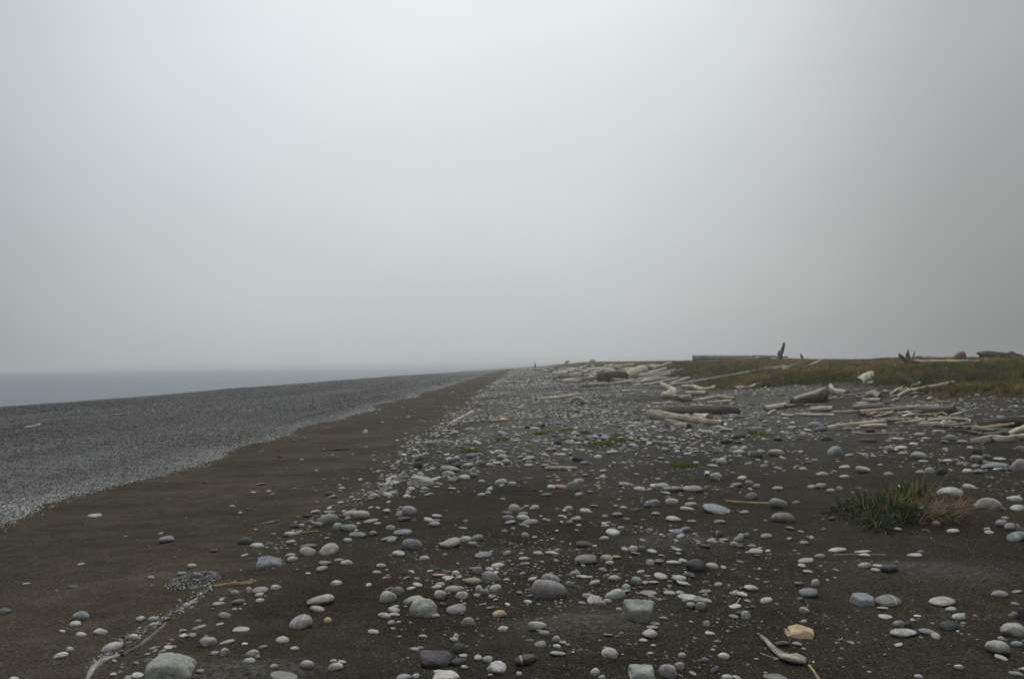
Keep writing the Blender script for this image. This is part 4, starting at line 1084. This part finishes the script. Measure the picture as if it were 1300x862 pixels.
log('thin flat stick end to end with a long pale board', [(992, 527, 1.3), (1008, 527.2, 1.4)], 'O', 'driftwood_stick', 'stick', 8, maxdy=.3)
log('long pale thin board in front of the boat-shaped chunk', [(1009, 526, 1.6), (1034, 526.6, 2.2), (1059, 527, 1.9)], 'P', 'driftwood_board', 'board', 10, flat=.6, maxdy=.5)
log('short rounded pale log inland of the boat-shaped chunk', [(1031, 519.5, 3.2), (1044, 519, 3.4), (1057, 518.6, 3.2)], 'P', maxdy=.6)
log('S-bent pale branch with a thin fork at the grass edge', [(1055, 490, 2.2), (1057, 495, 3.0), (1063, 498, 3.0), (1070, 500.5, 3.2), (1075.5, 504, 3.0)], 'P', 'driftwood_branch', 'branch', 12, maxdy=2.2,
    branches=[('twig', 'P', [(1055, 489.5, 1.4), (1061, 489, .9), (1068, 489.4, .5)])])
log('short pale log lying in the grass, dark end towards the camera', [(1090, 485.5, 4.6), (1099, 480, 4.6), (1108, 475.5, 3.4)], 'W', seg=14, gnarl=.12, maxdy=3,
    branches=[('branch', 'P', [(1107, 475.5, 2.0), (1112, 474, 1.4), (1118, 472.5, .8)])])
log('small pale knob of wood beside the short grass log', [(1101, 487, 2.2), (1107, 485.5, 2.6)], 'W', 'driftwood_chunk', 'wood', 8, gnarl=.2, maxdy=.6)
log('humped brown-grey chunk topmost in the pile of poles', [(1101, 501, 3.0), (1109, 500, 3.8), (1117, 503, 2.4)], 'G', 'driftwood_chunk', 'wood', 10, maxdy=.6)
log('short pale log under the humped chunk in the pile', [(1096, 508, 2.3), (1118, 508.8, 2.5)], 'P', maxdy=.5)
log('thin pale stick below the short pale log in the pile', [(1087, 512, 1.4), (1104, 512.8, 1.6)], 'P', 'driftwood_stick', 'stick', 8, maxdy=.5)
log('thick short grey log third down in the pile of poles', [(1084, 517.3, 2.4), (1100, 516.3, 3.3), (1119, 515, 3.5)], 'G', maxdy=.8)
log('long thick pale log along the foot of the pile', [(1091, 524.5, 3.6), (1124, 521, 3.4), (1160, 517.5, 2.4)], 'P', seg=12, maxdy=1.6)
log('thin pole continuing seaward from the long thick pale log', [(1056, 523.5, 1.3), (1074, 523, 1.6), (1090, 522, 1.6)], 'P', 'driftwood_pole', 'pole', 8, maxdy=.6)
log('long tapering dark-tipped pole nearest the cobbles', [(1050, 543, 2.6), (1065, 541, 3.2), (1090, 538.6, 3.0), (1123, 535, 2.4), (1147, 532, 1.5)], 'P', 'driftwood_pole', 'pole', 10, maxdy=1.8)
log('short pale pole just below the long tapering pole', [(1091, 541.2, 2.1), (1108, 540.5, 2.2), (1126, 540, 2.2)], 'P', 'driftwood_pole', 'pole', 10, maxdy=.4)
log('pale pole pointed at its seaward end, beside a thick grey one', [(1134, 537.5, 1.2), (1150, 536, 2.6), (1176, 533, 3.0)], 'P', 'driftwood_pole', 'pole', 10, maxdy=.8)
log('thin short pale stick above the slanting pole', [(1139, 523.8, 1.3), (1159, 523.4, 1.4)], 'P', 'driftwood_stick', 'stick', 8, maxdy=.4)
log('pale slanting stick crossing between two level ones', [(1145, 529, 1.5), (1158, 525.6, 1.8), (1171, 522, 1.6)], 'W', 'driftwood_stick', 'stick', 8, maxdy=1.2)
log('thin level pole under the slanting stick', [(1151, 527.6, 1.3), (1166, 526.7, 1.6), (1182, 526, 1.5)], 'P', 'driftwood_pole', 'pole', 8, maxdy=.5)
log('thick weathered grey log with an upturned splinter at its end', [(1170, 520.5, 3.4), (1190, 521, 3.8), (1212, 521, 4.4)], 'S', seg=12, maxdy=.6,
    branches=[('splinter', 'P', [(1203, 518.5, 1.6), (1208, 515.5, 1.2), (1212, 512, .8)])])
log('pale smooth pole against the back of the thick grey log', [(1160, 517.6, 1.4), (1176, 516.4, 1.8), (1193, 516.6, 1.6)], 'P', 'driftwood_pole', 'pole', 8, maxdy=.6)
log('small white block of wood at the grass edge', [(1176, 508, 1.6), (1181, 506, 2.6)], 'W', 'driftwood_chunk', 'wood', 8, gnarl=.2, maxdy=.4)
log('short pale board at the grass edge beside the white block', [(1192, 510, 1.4), (1207, 511, 1.5)], 'P', 'driftwood_board', 'board', 8, flat=.6, maxdy=.4)
log('thin grey stick inland of the thick weathered grey log', [(1213, 521.5, .9), (1232, 521, .9)], 'G', 'driftwood_stick', 'stick', 8, maxdy=.4)
log('pale log lowest in the heap inland of the pointed pole', [(1166, 538.8, 1.4), (1180, 538.2, 2.5), (1214, 537, 2.6)], 'P', maxdy=.7)
log('pale hooked branch with a white upright twig', [(1177, 533.4, 1.8), (1198, 532, 2.0), (1216, 532.2, 1.8), (1228, 534.5, 1.8), (1234, 538, 1.5)], 'P', 'driftwood_branch', 'branch', 10, maxdy=.9,
    branches=[('twig', 'W', [(1206, 532, 1.1), (1203, 529.5, 1.1), (1201, 526.5, .9)]), ('twig', 'W', [(1220, 532, 1.2), (1230, 533, 1.5), (1234, 537.5, 1.2)])])
log('yellowish arched branch behind the hooked pale branch', [(1186, 529.5, 1.1), (1190, 526, 1.3), (1196, 524.5, 1.4), (1203, 527.5, 1.1)], 'Y', 'driftwood_branch', 'branch', 8, maxdy=.4)
log('small white lump beside the thin level pole', [(1162, 531, 1.8), (1166, 530.5, 2.0)], 'W', 'driftwood_chunk', 'wood', 8, gnarl=.2, maxdy=.2)
log('dark hull-like split log with a pointed seaward tip', [(1242, 536, 1.6), (1252, 539.5, 3.6), (1266, 542, 4.6), (1285, 541.5, 5.0), (1312, 540, 5.2)], 'D', seg=14, gnarl=.14, maxdy=.9)
log('grey log lying on top of the dark hull-like log', [(1255, 534.5, 1.6), (1268, 533, 2.4), (1285, 533, 3.0), (1312, 532.5, 3.6)], 'S', maxdy=.6)
log('smooth pale-brown log slanting in front of the dark hull-like log', [(1280, 551.5, 2.8), (1291, 547, 3.4), (1312, 540.5, 4.0)], 'P', maxdy=.8)
log('wavy pale log with a broken seaward end, nearest at the inland edge', [(1232, 561, 2.8), (1246, 558.5, 3.8), (1259, 556.5, 3.6), (1276, 558, 3.4), (1290, 555.5, 3.6), (1314, 554.5, 3.6)], 'P', seg=14, gnarl=.14, maxdy=.8)
# --- on the dune
log('long pole climbing the dune from the wavy limb to a knotted root', [(850, 488.5, 1.9), (880, 485, 2.2), (920, 478.5, 2.6), (960, 472, 3.0), (996, 466, 3.4)], 'G', 'driftwood_pole', 'pole', 10, gnarl=.06)
log('knotted root tangle at the head of the long dune pole', [(993, 469, 2.6, 53), (1003, 468, 3.8, 53), (1013, 467, 3.8, 53), (1024, 469, 2.6, 53)], 'G', 'driftwood_root', 'root', 10, gnarl=.3,
    branches=[('root', 'S', [(1000, 467, 2.4), (1008, 464, 2.2), (1020, 463.5, 1.4)]), ('root', 'D', [(1004, 469, 2.6), (1010, 471, 2.6), (1014, 470, 1.6)]), ('root', 'S', [(1014, 466, 2.2), (1020, 468, 2.2), (1027, 466, 1.2)])])
log('pole jutting up inland from the knotted root tangle', [(1022, 467, 1.9, 53), (1032, 462.5, 2.1, 53.5), (1043, 457.5, 2.2, 54)], 'G', 'driftwood_pole', 'pole', 10)
log('pale wedge of wood lying below the jutting pole', [(1014, 473, 1.8), (1028, 471.5, 2.8), (1038, 470.5, 1.6)], 'W', 'driftwood_chunk', 'wood', 10, gnarl=.14, maxdy=2)
log('short pale pole below the long dune pole', [(934, 483, 1.2), (946, 479.5, 1.6), (958, 477, 1.4)], 'P', 'driftwood_pole', 'pole', 8)
log('thin pale stick beneath the upper end of the long dune pole', [(965, 475, .8), (978, 472.8, 1.1), (992, 470.5, .9)], 'P', 'driftwood_stick', 'stick', 8)
log('forked pale stick at the grass edge below the long dune pole', [(932, 491.5, 1.3), (951, 491.5, 1.5), (958, 488.5, 1.6), (965, 487.5, 1.5)], 'P', 'driftwood_stick', 'stick', 8, maxdy=1.5)
log('big reddish-brown log lying along the skyline of the dune', [(880, 455.4, 4.4, 80), (915, 455.0, 4.0, 80), (958, 454.0, 2.8, 80)], 'G', seg=14, gnarl=.05, jag=.2)
log('thin grey pole leaning across the skyline log', [(892, 461.5, .9, 72), (935, 457.5, 1.3, 74), (978, 453.2, 1.7, 76)], 'G', 'driftwood_pole', 'pole', 8, gnarl=.05)
log('very long thin pale pole lying level below the skyline', [(955, 462, .8, 60), (990, 461.2, .9, 60), (1030, 460, .8, 60)], 'P', 'driftwood_pole', 'pole', 8, gnarl=.05)
log('thin grey plank on the skyline at the foot of the leaning snag', [(955, 451.5, .6, 78), (985, 452.6, 1.1, 78), (1000, 453.5, 1.0, 78)], 'S', 'driftwood_plank', 'plank', 8)
log('leaning brown snag standing tall on the dune skyline', [(989.5, 455, 3.6, 74), (991, 449, 3.0, 74), (993.6, 444, 2.3, 74), (994.6, 439, 1.9, 74), (995.8, 435.5, 1.3, 74)], 'B', 'driftwood_snag', 'snag', 10, gnarl=.28, jag=1.2)
log('small dark snag on the skyline inland of the leaning snag', [(1019, 455.5, 1.8, 70), (1017.5, 452, 1.6, 70), (1016.2, 449, .7, 70)], 'S', 'driftwood_snag', 'snag', 8, gnarl=.2)
log('grey weathered stick half hidden in the grass behind the pale wedge', [(1044, 470.5, 1.0), (1062, 470.3, 1.6), (1080, 469.8, 1.3)], 'G', 'driftwood_stick', 'stick', 8, maxdy=1)
log('long pale crooked pole in the grass above the white block', [(1139, 503.5, 1.3), (1152, 497, 2.1), (1179, 492.3, 2.3), (1200, 488, 1.9), (1222, 482.5, 1.7)], 'P', 'driftwood_pole', 'pole', 10, maxdy=4)
log('long straight pale log below the skyline beside the spiky stump', [(1160, 459, 2.2, 44), (1210, 459.4, 2.6, 43), (1270, 459.6, 2.6, 42)], 'P', seg=12, gnarl=.05,
    branches=[('dark_end', 'D', [(1266, 459.3, 2.7), (1272, 459, 2.6), (1275, 457.5, 1.5)])])
log('thin pale pole lying in the grass below the long straight log', [(1220, 466.2, .8, 38), (1252, 466.4, .9, 38), (1286, 466.2, .8, 38)], 'P', 'driftwood_pole', 'pole', 8)
log('thin grey pole in the grass at the inland edge', [(1288, 461.5, .8, 38), (1312, 459.8, 1.0, 38)], 'P', 'driftwood_pole', 'pole', 8)
log('shaggy dark log heaped on the skyline, seaward one of two', [(1244, 451.5, 4.2, 42), (1254, 450.4, 4.8, 42), (1268, 451, 4.2, 42)], 'D', seg=14, gnarl=.42, jag=1.6)
log('shaggy dark log tapering away on the skyline, inland one of two', [(1266, 451.5, 3.8, 41.5), (1280, 450.5, 4.0, 41.5), (1296, 452, 2.2, 41.5)], 'D', seg=14, gnarl=.42, jag=1.6)
log('spiky upturned root stump at the end of the long straight log', [(1153, 463, 4.6, 45), (1153, 458, 4.2, 45), (1152.6, 452, 2.2, 45), (1153, 444.5, .9, 45)], 'B', 'driftwood_stump', 'stump', 12, gnarl=.3,
    branches=[('root', 'S', [(1152, 459, 2.8), (1147, 454.5, 2.4), (1143, 451.5, 2.0), (1141, 448.5, 1.0)]), ('root', 'S', [(1154, 458, 2.2), (1159, 453, 1.0), (1161.5, 446.5, .6)]), ('root', 'G', [(1152, 460, 2.6), (1148, 461, 2.2), (1145, 462.5, 1.2)]),
              ('root', 'S', [(1154, 460, 2.8), (1161, 460, 2.4), (1169, 460.5, 1.6)]), ('root', 'S', [(1153, 456, 1.6), (1150.6, 451, .9), (1151, 447.5, .4)])])

# --- stranded litter: small floats and a yellow heap
def lump(name, label, cat, px, py, w, h, colour, rough=.5, ang=False, Y=None, group=None):
    if Y is None:
        q = hit([px], [py + h * .4])[0]; Y = q[1]
    else:
        q = CAM + rays([px], [py + h * .4])[0] * Y
    mpp = Y / F
    v, f = pebble_shape(rng, 3, p=12 if ang else 5, n=9, rough=.10)
    v = v * np.array([w * mpp / 2, w * mpp / 2 * .8, h * mpp * .62])
    o = obj(name, mesh_from(name, v, f), plain_mat(name + '_surface', colour, rough, .25, 30), loc=(q[0], q[1], float(q[2]) + h * mpp * .4))
    return tag(o, label, cat, group)
lump('driftwood_stump', 'round brown stump rising from the skyline grass', 'stump', 1219, 453.5, 17, 12, (.17, .125, .09), .95, False, 44)
lump('rope_heap', 'crumpled yellow heap of stranded rope or netting by the big dark log', 'debris', 752.5, 480, 11, 5.5, (.42, .32, .05))
lump('fishing_float', 'small pale yellow float among the far debris', 'float', 752.3, 465, 3.6, 3.2, (.58, .52, .18))
lump('netting_scrap', 'tiny teal scrap in the dark grass patch by the yellow heap', 'debris', 735.5, 481, 5, 2.5, (.05, .20, .17))
lump('weathered_float', 'tan dome-shaped lump on a pale board in the dune grass', 'float', 952.5, 468, 8.5, 4.5, (.50, .33, .14))
lump('pale_rock', 'white rock in the dune grass seaward of the tan lump', 'rock', 928, 468.4, 6, 4.2, (.60, .58, .52), .9, True)
lump('pale_rock', 'small cream rock in the dune grass nearest the root mass log', 'rock', 895, 471, 4.2, 2.6, (.55, .48, .38), .9, True)
log('pale board under the tan dome-shaped lump', [(944, 470.6, .7), (958, 470.2, .9)], 'P', 'driftwood_board', 'board', 8, flat=.6, maxdy=.5)
lump('yellow_scrap', 'small yellow scrap on the skyline behind the spiky stump', 'debris', 1165, 452, 5, 1.6, (.60, .52, .10), .5, False, 46)
lump('pale_rock', 'white upright stone standing at the grass edge inland of the poles', 'rock', 1272, 521, 4.2, 4.2, (.58, .54, .45), .9, True)

# ------------------------------------------------------------------ dune grass
def blade(r, base, az, lean, length, width, bend, k=4):
    """curved ribbon; returns verts, faces, height fraction"""
    d = np.array([math.cos(az), math.sin(az), 0]); s = np.array([-math.sin(az), math.cos(az), 0])
    vs_, hs = [], []
    p = np.array(base, float); el = math.pi / 2 - lean
    for i in range(k + 1):
        f = i / k
        wv = width * (1 - f ** 1.6) * .5 + .0004
        vs_ += [p - s * wv, p + s * wv]; hs += [f, f]
        p = p + (d * math.cos(el) + np.array([0, 0, 1]) * math.sin(el)) * length / k
        el -= bend / k
    fs = [(2 * i, 2 * i + 1, 2 * i + 3, 2 * i + 2) for i in range(k)]
    return vs_, fs, hs

def blades(n, gen, k=4):
    V_, F_, H_, B_ = [], [], [], []
    for i in range(n):
        vs_, fs, hs = blade(rng, *gen(i), k=k)
        o_ = len(V_); V_ += vs_; F_ += [tuple(q + o_ for q in f) for f in fs]; H_ += hs; B_ += [rng.random()] * len(hs)
    return np.array(V_), F_, {'bv': np.array(B_), 'ht': np.array(H_)}

tufts = []
for k in range(6):
    def gen(i):
        a = rng.uniform(0, 6.283); rr = .26 * math.sqrt(rng.random())
        return ((rr * math.cos(a), rr * math.sin(a), -.05), rng.uniform(0, 6.283), abs(rng.normal(.15, .2)), rng.uniform(.45, 1.05), rng.uniform(.035, .075), rng.uniform(.2, 1.3))
    tufts.append(blades(26, gen, 3))
PP, TT, SC = [], [], []
for (y0, y1, x1, dens) in ((15, 42, 30, 46), (42, 80, 34, 22), (80, 170, 34, 8), (170, 320, 30, 2)):
    n = int((y1 - y0) * (x1 - 8) * dens)
    x = rng.uniform(8, x1, n); y_ = rng.uniform(y0, y1, n)
    e = x - grass_edge(y_)
    k = in_view(x, y_, .08) & (rng.random(n) < sstep(-.9, 1.4, e + 1.5 * (vn(x * .9, y_ * .6, 41) - .5)) * (1 - .5 * sstep(24, 30, x)))
    x, y_, e = x[k], y_[k], e[k]; n = len(x)
    PP.append(np.stack([x, y_, ground(x, y_)], 1))
    hgt = rng.uniform(.16, .46, n) * (.55 + .9 * vn(x * 1.1, y_ * .7, 48)) * (.5 + .5 * sstep(-.5, 2.5, e)) * (1 + .35 * (vn(x * .5, y_ * .35, 44) - .5)) * (1 - .55 * sstep(16, 21, x))
    SC.append(hgt)
    dryf = np.clip(.0 + .60 * sstep(2.5, 8, e) + 1.1 * (vn(x * .45, y_ * .3, 42) - .5) + .7 * (vn(x * 1.6, y_ * 1.1, 43) - .5), 0, 1)[:, None]
    c = np.array([.076, .092, .031]) * (1 - dryf) + np.array([.25, .185, .085]) * dryf
    TT.append(c * np.clip(rng.lognormal(0, .42, (n, 1)), .35, 2.4) * (.6 + .8 * vn(x * 2.1, y_ * 1.2, 47))[:, None])
PP = np.vstack(PP); TT = np.vstack(TT); SC = np.concatenate(SC); n = len(PP)
print('tufts', n)
S3 = np.stack([SC * rng.uniform(.8, 1.4, n) * (1 + PP[:, 1] / 120), SC * rng.uniform(.8, 1.4, n) * (1 + PP[:, 1] / 120), SC], 1)
o = scatter('dune_grass', tufts, PP, S3, np.stack([rng.normal(0, .08, n), rng.normal(0, .08, n), rng.uniform(0, 6.283, n)], 1), TT, MAT_DUNE)
tag(o, 'green and straw-brown grass covering the dune bank inland', 'grass', kind='stuff')

# far dark grass patch in the debris
PP = []
for (px, py, w_, n) in ((716, 481, 1.6, 60), (731, 486, 1.1, 50), (705, 484, 1.2, 24), (722, 478, 1.4, 40)):
    q = hit([px], [py])[0]
    PP.append(np.stack([q[0] + rng.normal(0, w_ * .6, n), q[1] + rng.normal(0, w_ * 1.4, n)], 1))
PP = np.vstack(PP); n = len(PP)
P3 = np.column_stack([PP, ground(PP[:, 0], PP[:, 1])])
sc_ = rng.uniform(.12, .24, n)
o = scatter('sparse_grass', tufts[:3], P3, np.stack([sc_ * 2.2, sc_ * 2.2, sc_], 1), np.stack([np.zeros(n), np.zeros(n), rng.uniform(0, 6.283, n)], 1),
            np.array([.030, .046, .018]) * rng.uniform(.7, 1.3, (n, 1)), MAT_DUNE)
tag(o, 'sparse dark green grass among the far driftwood on the cobbles', 'grass', kind='stuff')

# ------------------------------------------------------------------ grass tuft in front
def bmesh_obj(name, data, mat, parent=None, loc=None):
    V_, F_, at = data
    me = mesh_from(name, V_, F_, True, {'bv': ('FLOAT', at['bv']), 'ht': ('FLOAT', at['ht'])})
    return obj(name, me, mat, parent, loc)
c0 = hit([1128], [655])[0]
root = bpy.data.objects.new('grass_tuft', None); root.location = tuple(c0); col.objects.link(root)
tag(root, 'green grass tuft with dry straw on one side, alone on dark sand', 'grass')
clumps = []
for (px, py, w_, n, hh) in ((1062, 650, .05, 26, .16), (1078, 645, .07, 60, .24), (1098, 642, .08, 85, .27), (1118, 648, .09, 100, .27), (1108, 660, .08, 60, .22), (1122, 668, .06, 70, .22), (1135, 645, .08, 90, .28),
                            (1150, 630, .08, 95, .32), (1165, 625, .06, 50, .28), (1140, 658, .07, 55, .22), (1158, 648, .07, 40, .20), (1202, 660, .06, 34, .16), (1178, 655, .06, 22, .16), (1214, 656, .04, 14, .14)):
    q = hit([px], [py])[0]
    for j in range(int(n * 1.5)):
        bx = q[0] + rng.normal(0, w_ * 1.15); by = q[1] + rng.normal(0, w_ * 1.2)
        az = math.atan2(by - q[1], bx - q[0]) + rng.normal(0, .7)
        clumps.append(((bx - c0[0], by - c0[1], float(ground(bx, by)) - c0[2] - .01), az, abs(rng.normal(.6, .4)), hh * rng.uniform(.45, 1.1), rng.uniform(.010, .020), rng.uniform(.3, 2.8)))
bmesh_obj('green_blades', blades(len(clumps), lambda i: clumps[i], 5), MAT_TUFT, root)
dry = []
for (px, py, w_, n, hh, azm) in ((1170, 632, .09, 50, .26, 0), (1182, 645, .10, 80, .26, -.3), (1196, 655, .10, 70, .24, -.2), (1172, 660, .10, 50, .24, -.5), (1205, 645, .07, 40, .30, .1), (1228, 648, .05, 18, .24, 0), (1160, 638, .06, 26, .22, 1.5), (1120, 652, .14, 40, .18, .5), (1090, 652, .10, 24, .16, 2.5), (1140, 640, .14, 40, .2, 0)):
    q = hit([px], [py])[0]
    for j in range(int(n * .6)):
        bx = q[0] + rng.normal(0, w_); by = q[1] + rng.normal(0, w_)
        dry.append(((bx - c0[0], by - c0[1], float(ground(bx, by)) - c0[2] + rng.uniform(0, .05)), azm + rng.normal(0, .9), rng.uniform(.7, 1.5), hh * rng.uniform(.5, 1.2), rng.uniform(.004, .008), rng.uniform(-.3, .7)))
bmesh_obj('dry_blades', blades(len(dry), lambda i: dry[i], 4), MAT_STRAW, root)
st = []
for (px, py, L_, az, ln) in ((1103, 622, .26, 1.2, .15), (1188, 622, .34, .2, .75), (1225, 652, .35, .1, 1.45)):
    q = hit([px], [py])[0]
    st.append(((q[0] - c0[0], q[1] - c0[1], q[2] - c0[2]), az, ln, L_, .006, .1))
bmesh_obj('dry_stalks', blades(len(st), lambda i: st[i], 4), MAT_STRAW, root)

# ------------------------------------------------------------------ far driftwood belt: pieces nobody could tell apart
BELT_ANCHORS = [(790, 477, 'thick pale sawn log'), (770, 480, 'big dark log'), (752, 480, 'yellow heap'), (832, 470, 'root-mass log'), (734, 467, 'pale upright stake'), (705, 471, 'dark knotted root'),
                (680, 465, 'thin dark snag'), (720, 460, 'small skyline stump'), (752, 459, 'mossy skyline stump'), (785, 467, 'stacked pale poles'), (846, 480, 'leaning pale limb'), (731, 511, 'looped root'), (708, 505, 'long straight pole')]
BCOL = {'P': 'pale', 'G': 'grey', 'W': 'whitish', 'B': 'brown'}
belt = []
while len(belt) < 110:
    Yb = rng.uniform(50, 150); xb = float(grass_edge(np.array([Yb]))[0]) + rng.normal(-2.4, 2.4)
    if xb < 4.0 or xb > 16: continue
    pxb, pyb = project([[xb, Yb, float(ground(xb, Yb))]])
    if not 668 < pxb[0] < 850: continue
    az = rng.normal(0, .55) + (math.pi if rng.random() < .5 else 0); Lg = rng.uniform(.8, 3.0) * (.8 + Yb / 200); rr = rng.uniform(.05, .13) * (.8 + Yb / 150)
    k = int(rng.integers(3, 5)); tt_ = np.linspace(-.5, .5, k)
    wob = np.cumsum(rng.normal(0, .10, k))
    Px = xb + tt_ * Lg * math.cos(az) - wob * math.sin(az); Py = Yb + tt_ * Lg * math.sin(az) * 1.2 + wob * math.cos(az)
    tilt = rng.normal(0, .07)
    Pz = ground(Px, Py) + rr * .9 + np.maximum(0, tilt * tt_ * Lg + abs(tilt) * Lg * .5)
    cl = str(rng.choice(list('PPPGGWB')))
    o = wood_obj('driftwood_piece', np.stack([Px, Py, Pz], 1), rr * rng.uniform(.7, 1.2, k), cl, seg=8, gnarl=.18, jag=.6)
    an = min(BELT_ANCHORS, key=lambda q_: (q_[0] - pxb[0]) ** 2 + 4 * (q_[1] - pyb[0]) ** 2)
    dx, dy = pxb[0] - an[0], (pyb[0] - an[1]) * 2.2
    rel = ('seaward of' if dx < 0 else 'inland of') if abs(dx) > abs(dy) else ('behind' if dy < 0 else 'in front of')
    belt.append((o, f"{'short' if Lg < 1.6 else 'long'} {BCOL[cl]} far driftwood", f"{rel} the {an[2]}", math.hypot(dx, dy)))
bg_ = defaultdict(list)
for o, h_, t_, d_ in belt: bg_[(h_, t_)].append((d_, o))
for (h_, t_), lst in bg_.items():
    lst.sort(key=lambda q_: q_[0])
    for j, (_, o) in enumerate(lst):
        tag(o, h_ + (' ' if len(lst) == 1 else ', nearest ' if j == 0 else ', ' + ORD[j] + ' nearest ') + t_, 'driftwood', 'driftwood belt in the distance')

NEAR_ANCHORS = [(890, 522, 'dark flat log'), (852, 500, 'zigzag limb'), (890, 493, 'wavy limb'), (1026, 507, 'boat-shaped chunk'), (1110, 503, 'humped chunk'), (1125, 521, 'long thick pale log'), (1100, 538, 'long tapering pole'),
                (1192, 521, 'splintered grey log'), (1205, 532, 'hooked branch'), (1275, 541, 'dark hull-like log'), (1262, 557, 'wavy pale log'), (1150, 496, 'crooked grass pole'), (1064, 497, 'S-bent branch'), (948, 490, 'forked stick'), (985, 516, 'brown-ended log')]
near = []
while len(near) < 75:
    an0 = NEAR_ANCHORS[int(rng.integers(len(NEAR_ANCHORS)))]
    px, py = an0[0] + rng.normal(0, 22), an0[1] + rng.normal(2, 6)
    if not (815 < px < 1296 and 487 < py < 556): continue
    q = hit([px], [py])[0]
    az = rng.normal(0, .5) + (math.pi if rng.random() < .5 else 0); Lg = rng.uniform(.22, 1.1); rr = rng.uniform(.012, .045)
    k = 4; tt_ = np.linspace(-.5, .5, k); wob = np.cumsum(rng.normal(0, .035, k))
    Px = q[0] + tt_ * Lg * math.cos(az) - wob * math.sin(az); Py = q[1] + tt_ * Lg * math.sin(az) * 1.4 + wob * math.cos(az)
    tilt = rng.normal(0, .06)
    Pz = ground(Px, Py) + rr * .8 + np.maximum(0, tilt * tt_ * Lg + abs(tilt) * Lg * .5)
    cl = str(rng.choice(list('PPGGWBO')))
    o = wood_obj('broken_stick', np.stack([Px, Py, Pz], 1), rr * np.array([1, 1.1, .95, .7]) * rng.uniform(.85, 1.15, k), cl, seg=8, gnarl=.22, jag=1.0)
    an = min(NEAR_ANCHORS, key=lambda q_: (q_[0] - px) ** 2 + 4 * (q_[1] - py) ** 2)
    dx, dy = px - an[0], (py - an[1]) * 2.2
    rel = ('seaward of' if dx < 0 else 'inland of') if abs(dx) > abs(dy) else ('behind' if dy < 0 else 'in front of')
    near.append((o, f"{'short' if Lg < .6 else 'long'} {dict(BCOL, O='golden')[cl]} broken stick", f"{rel} the {an[2]}", math.hypot(dx, dy)))
bg_ = defaultdict(list)
for o, h_, t_, d_ in near: bg_[(h_, t_)].append((d_, o))
for (h_, t_), lst in bg_.items():
    lst.sort(key=lambda q_: q_[0])
    for j, (_, o) in enumerate(lst):
        tag(o, h_ + (' ' if len(lst) == 1 else ', nearest ' if j == 0 else ', ' + ORD[j] + ' nearest ') + t_, 'stick', 'broken sticks among the driftwood')

q = hit([1286], [672])[0]
sp = [((rng.normal(0, .02), rng.normal(0, .02), -.01), rng.uniform(0, 6.283), abs(rng.normal(.4, .3)), rng.uniform(.08, .22), .008, rng.uniform(.3, 1.6)) for _ in range(26)]
o = bmesh_obj('grass_sprig', blades(26, lambda i: sp[i], 4), MAT_TUFT, None, tuple(q))
tag(o, 'small green grass sprig between stones at the inland edge', 'grass')

# ------------------------------------------------------------------ moss and low plants between the cobbles
for (px, py, w, h, n, lb) in ((639, 557.5, 15, 4, 260, 'small bright yellow-green moss patch in front of a pale flat stone'),
                              (598, 572.5, 22, 3, 160, 'thin yellow-green moss patch on the cobble bank, farthest seaward'),
                              (694, 549.5, 30, 3.5, 260, 'long moss patch between cobbles below the brown half-buried log'),
                              (719, 547, 16, 3.5, 140, 'moss patch touching the long one on its inland end'),
                              (765, 562.5, 20, 5, 420, 'densest green moss patch in the middle of the cobbles'),
                              (785, 558, 22, 3.5, 200, 'loose moss patch just behind and inland of the densest one'),
                              (742, 549, 14, 3, 110, 'small moss patch behind the flat mid-grey stone'),
                              (868, 590, 26, 6, 480, 'broad grass-green moss patch beside grey grit'),
                              (967, 551.5, 20, 4, 260, 'green moss patch beside a dark round stone near the poles'),
                              (835, 564, 12, 3, 110, 'small faint moss patch beside three rounded stones'),
                              (755, 527, 18, 2.5, 120, 'faint far moss patch among cobbles seaward of the zigzag limb'),
                              (787, 553, 10, 2.5, 90, 'tiny moss patch next to the loose one')):
    q = hit([px], [py + h * .3])[0]; mpp = q[1] / F
    w *= 1.25; n = int(n * 1.8); rx_ = w * mpp / 2; ry_ = max(h * q[1] / (CAM[2] - q[2]) * mpp * .32, rx_ * .3)
    ms = []
    for j in range(n):
        a = rng.uniform(0, 6.283); rr = math.sqrt(rng.random()) * rng.uniform(.7, 1.15)
        bx, by = rx_ * rr * math.cos(a), ry_ * rr * math.sin(a)
        ms.append(((bx, by, float(ground(q[0] + bx, q[1] + by)) - q[2] - .004), rng.uniform(0, 6.283), abs(rng.normal(.5, .4)), rng.uniform(.03, .085), rng.uniform(.012, .03), rng.uniform(.2, 1.4)))
    o = bmesh_obj('moss_patch', blades(n, lambda i: ms[i], 2), MAT_MOSS, None, tuple(q))
    tag(o, lb, 'moss', 'moss patches among the cobbles')

# ------------------------------------------------------------------ fog
hz = bpy.data.materials.new('fog'); hz.use_nodes = True
t = hz.node_tree; t.nodes.clear()
ho = t.nodes.new('ShaderNodeOutputMaterial'); pv = t.nodes.new('ShaderNodeVolumePrincipled')
pv.inputs['Color'].default_value = (.71, .725, .745, 1)
pv.inputs['Density'].default_value = FOG
pv.inputs['Anisotropy'].default_value = 0.3
t.links.new(pv.outputs[0], ho.inputs['Volume'])
x0, x1, y0, y1, z0, z1 = -2500, 2500, -70, 3400, -4.8, 4.6
vv = [(x, y, z) for z in (z0, z1) for y in (y0, y1) for x in (x0, x1)]
ff = [(0, 2, 3, 1), (4, 5, 7, 6), (0, 1, 5, 4), (2, 6, 7, 3), (0, 4, 6, 2), (1, 3, 7, 5)]
o = obj('haze', mesh_from('haze', vv, ff, False), hz)
tag(o, 'thin pale fog hanging over the whole beach and sea', 'fog', kind='stuff')
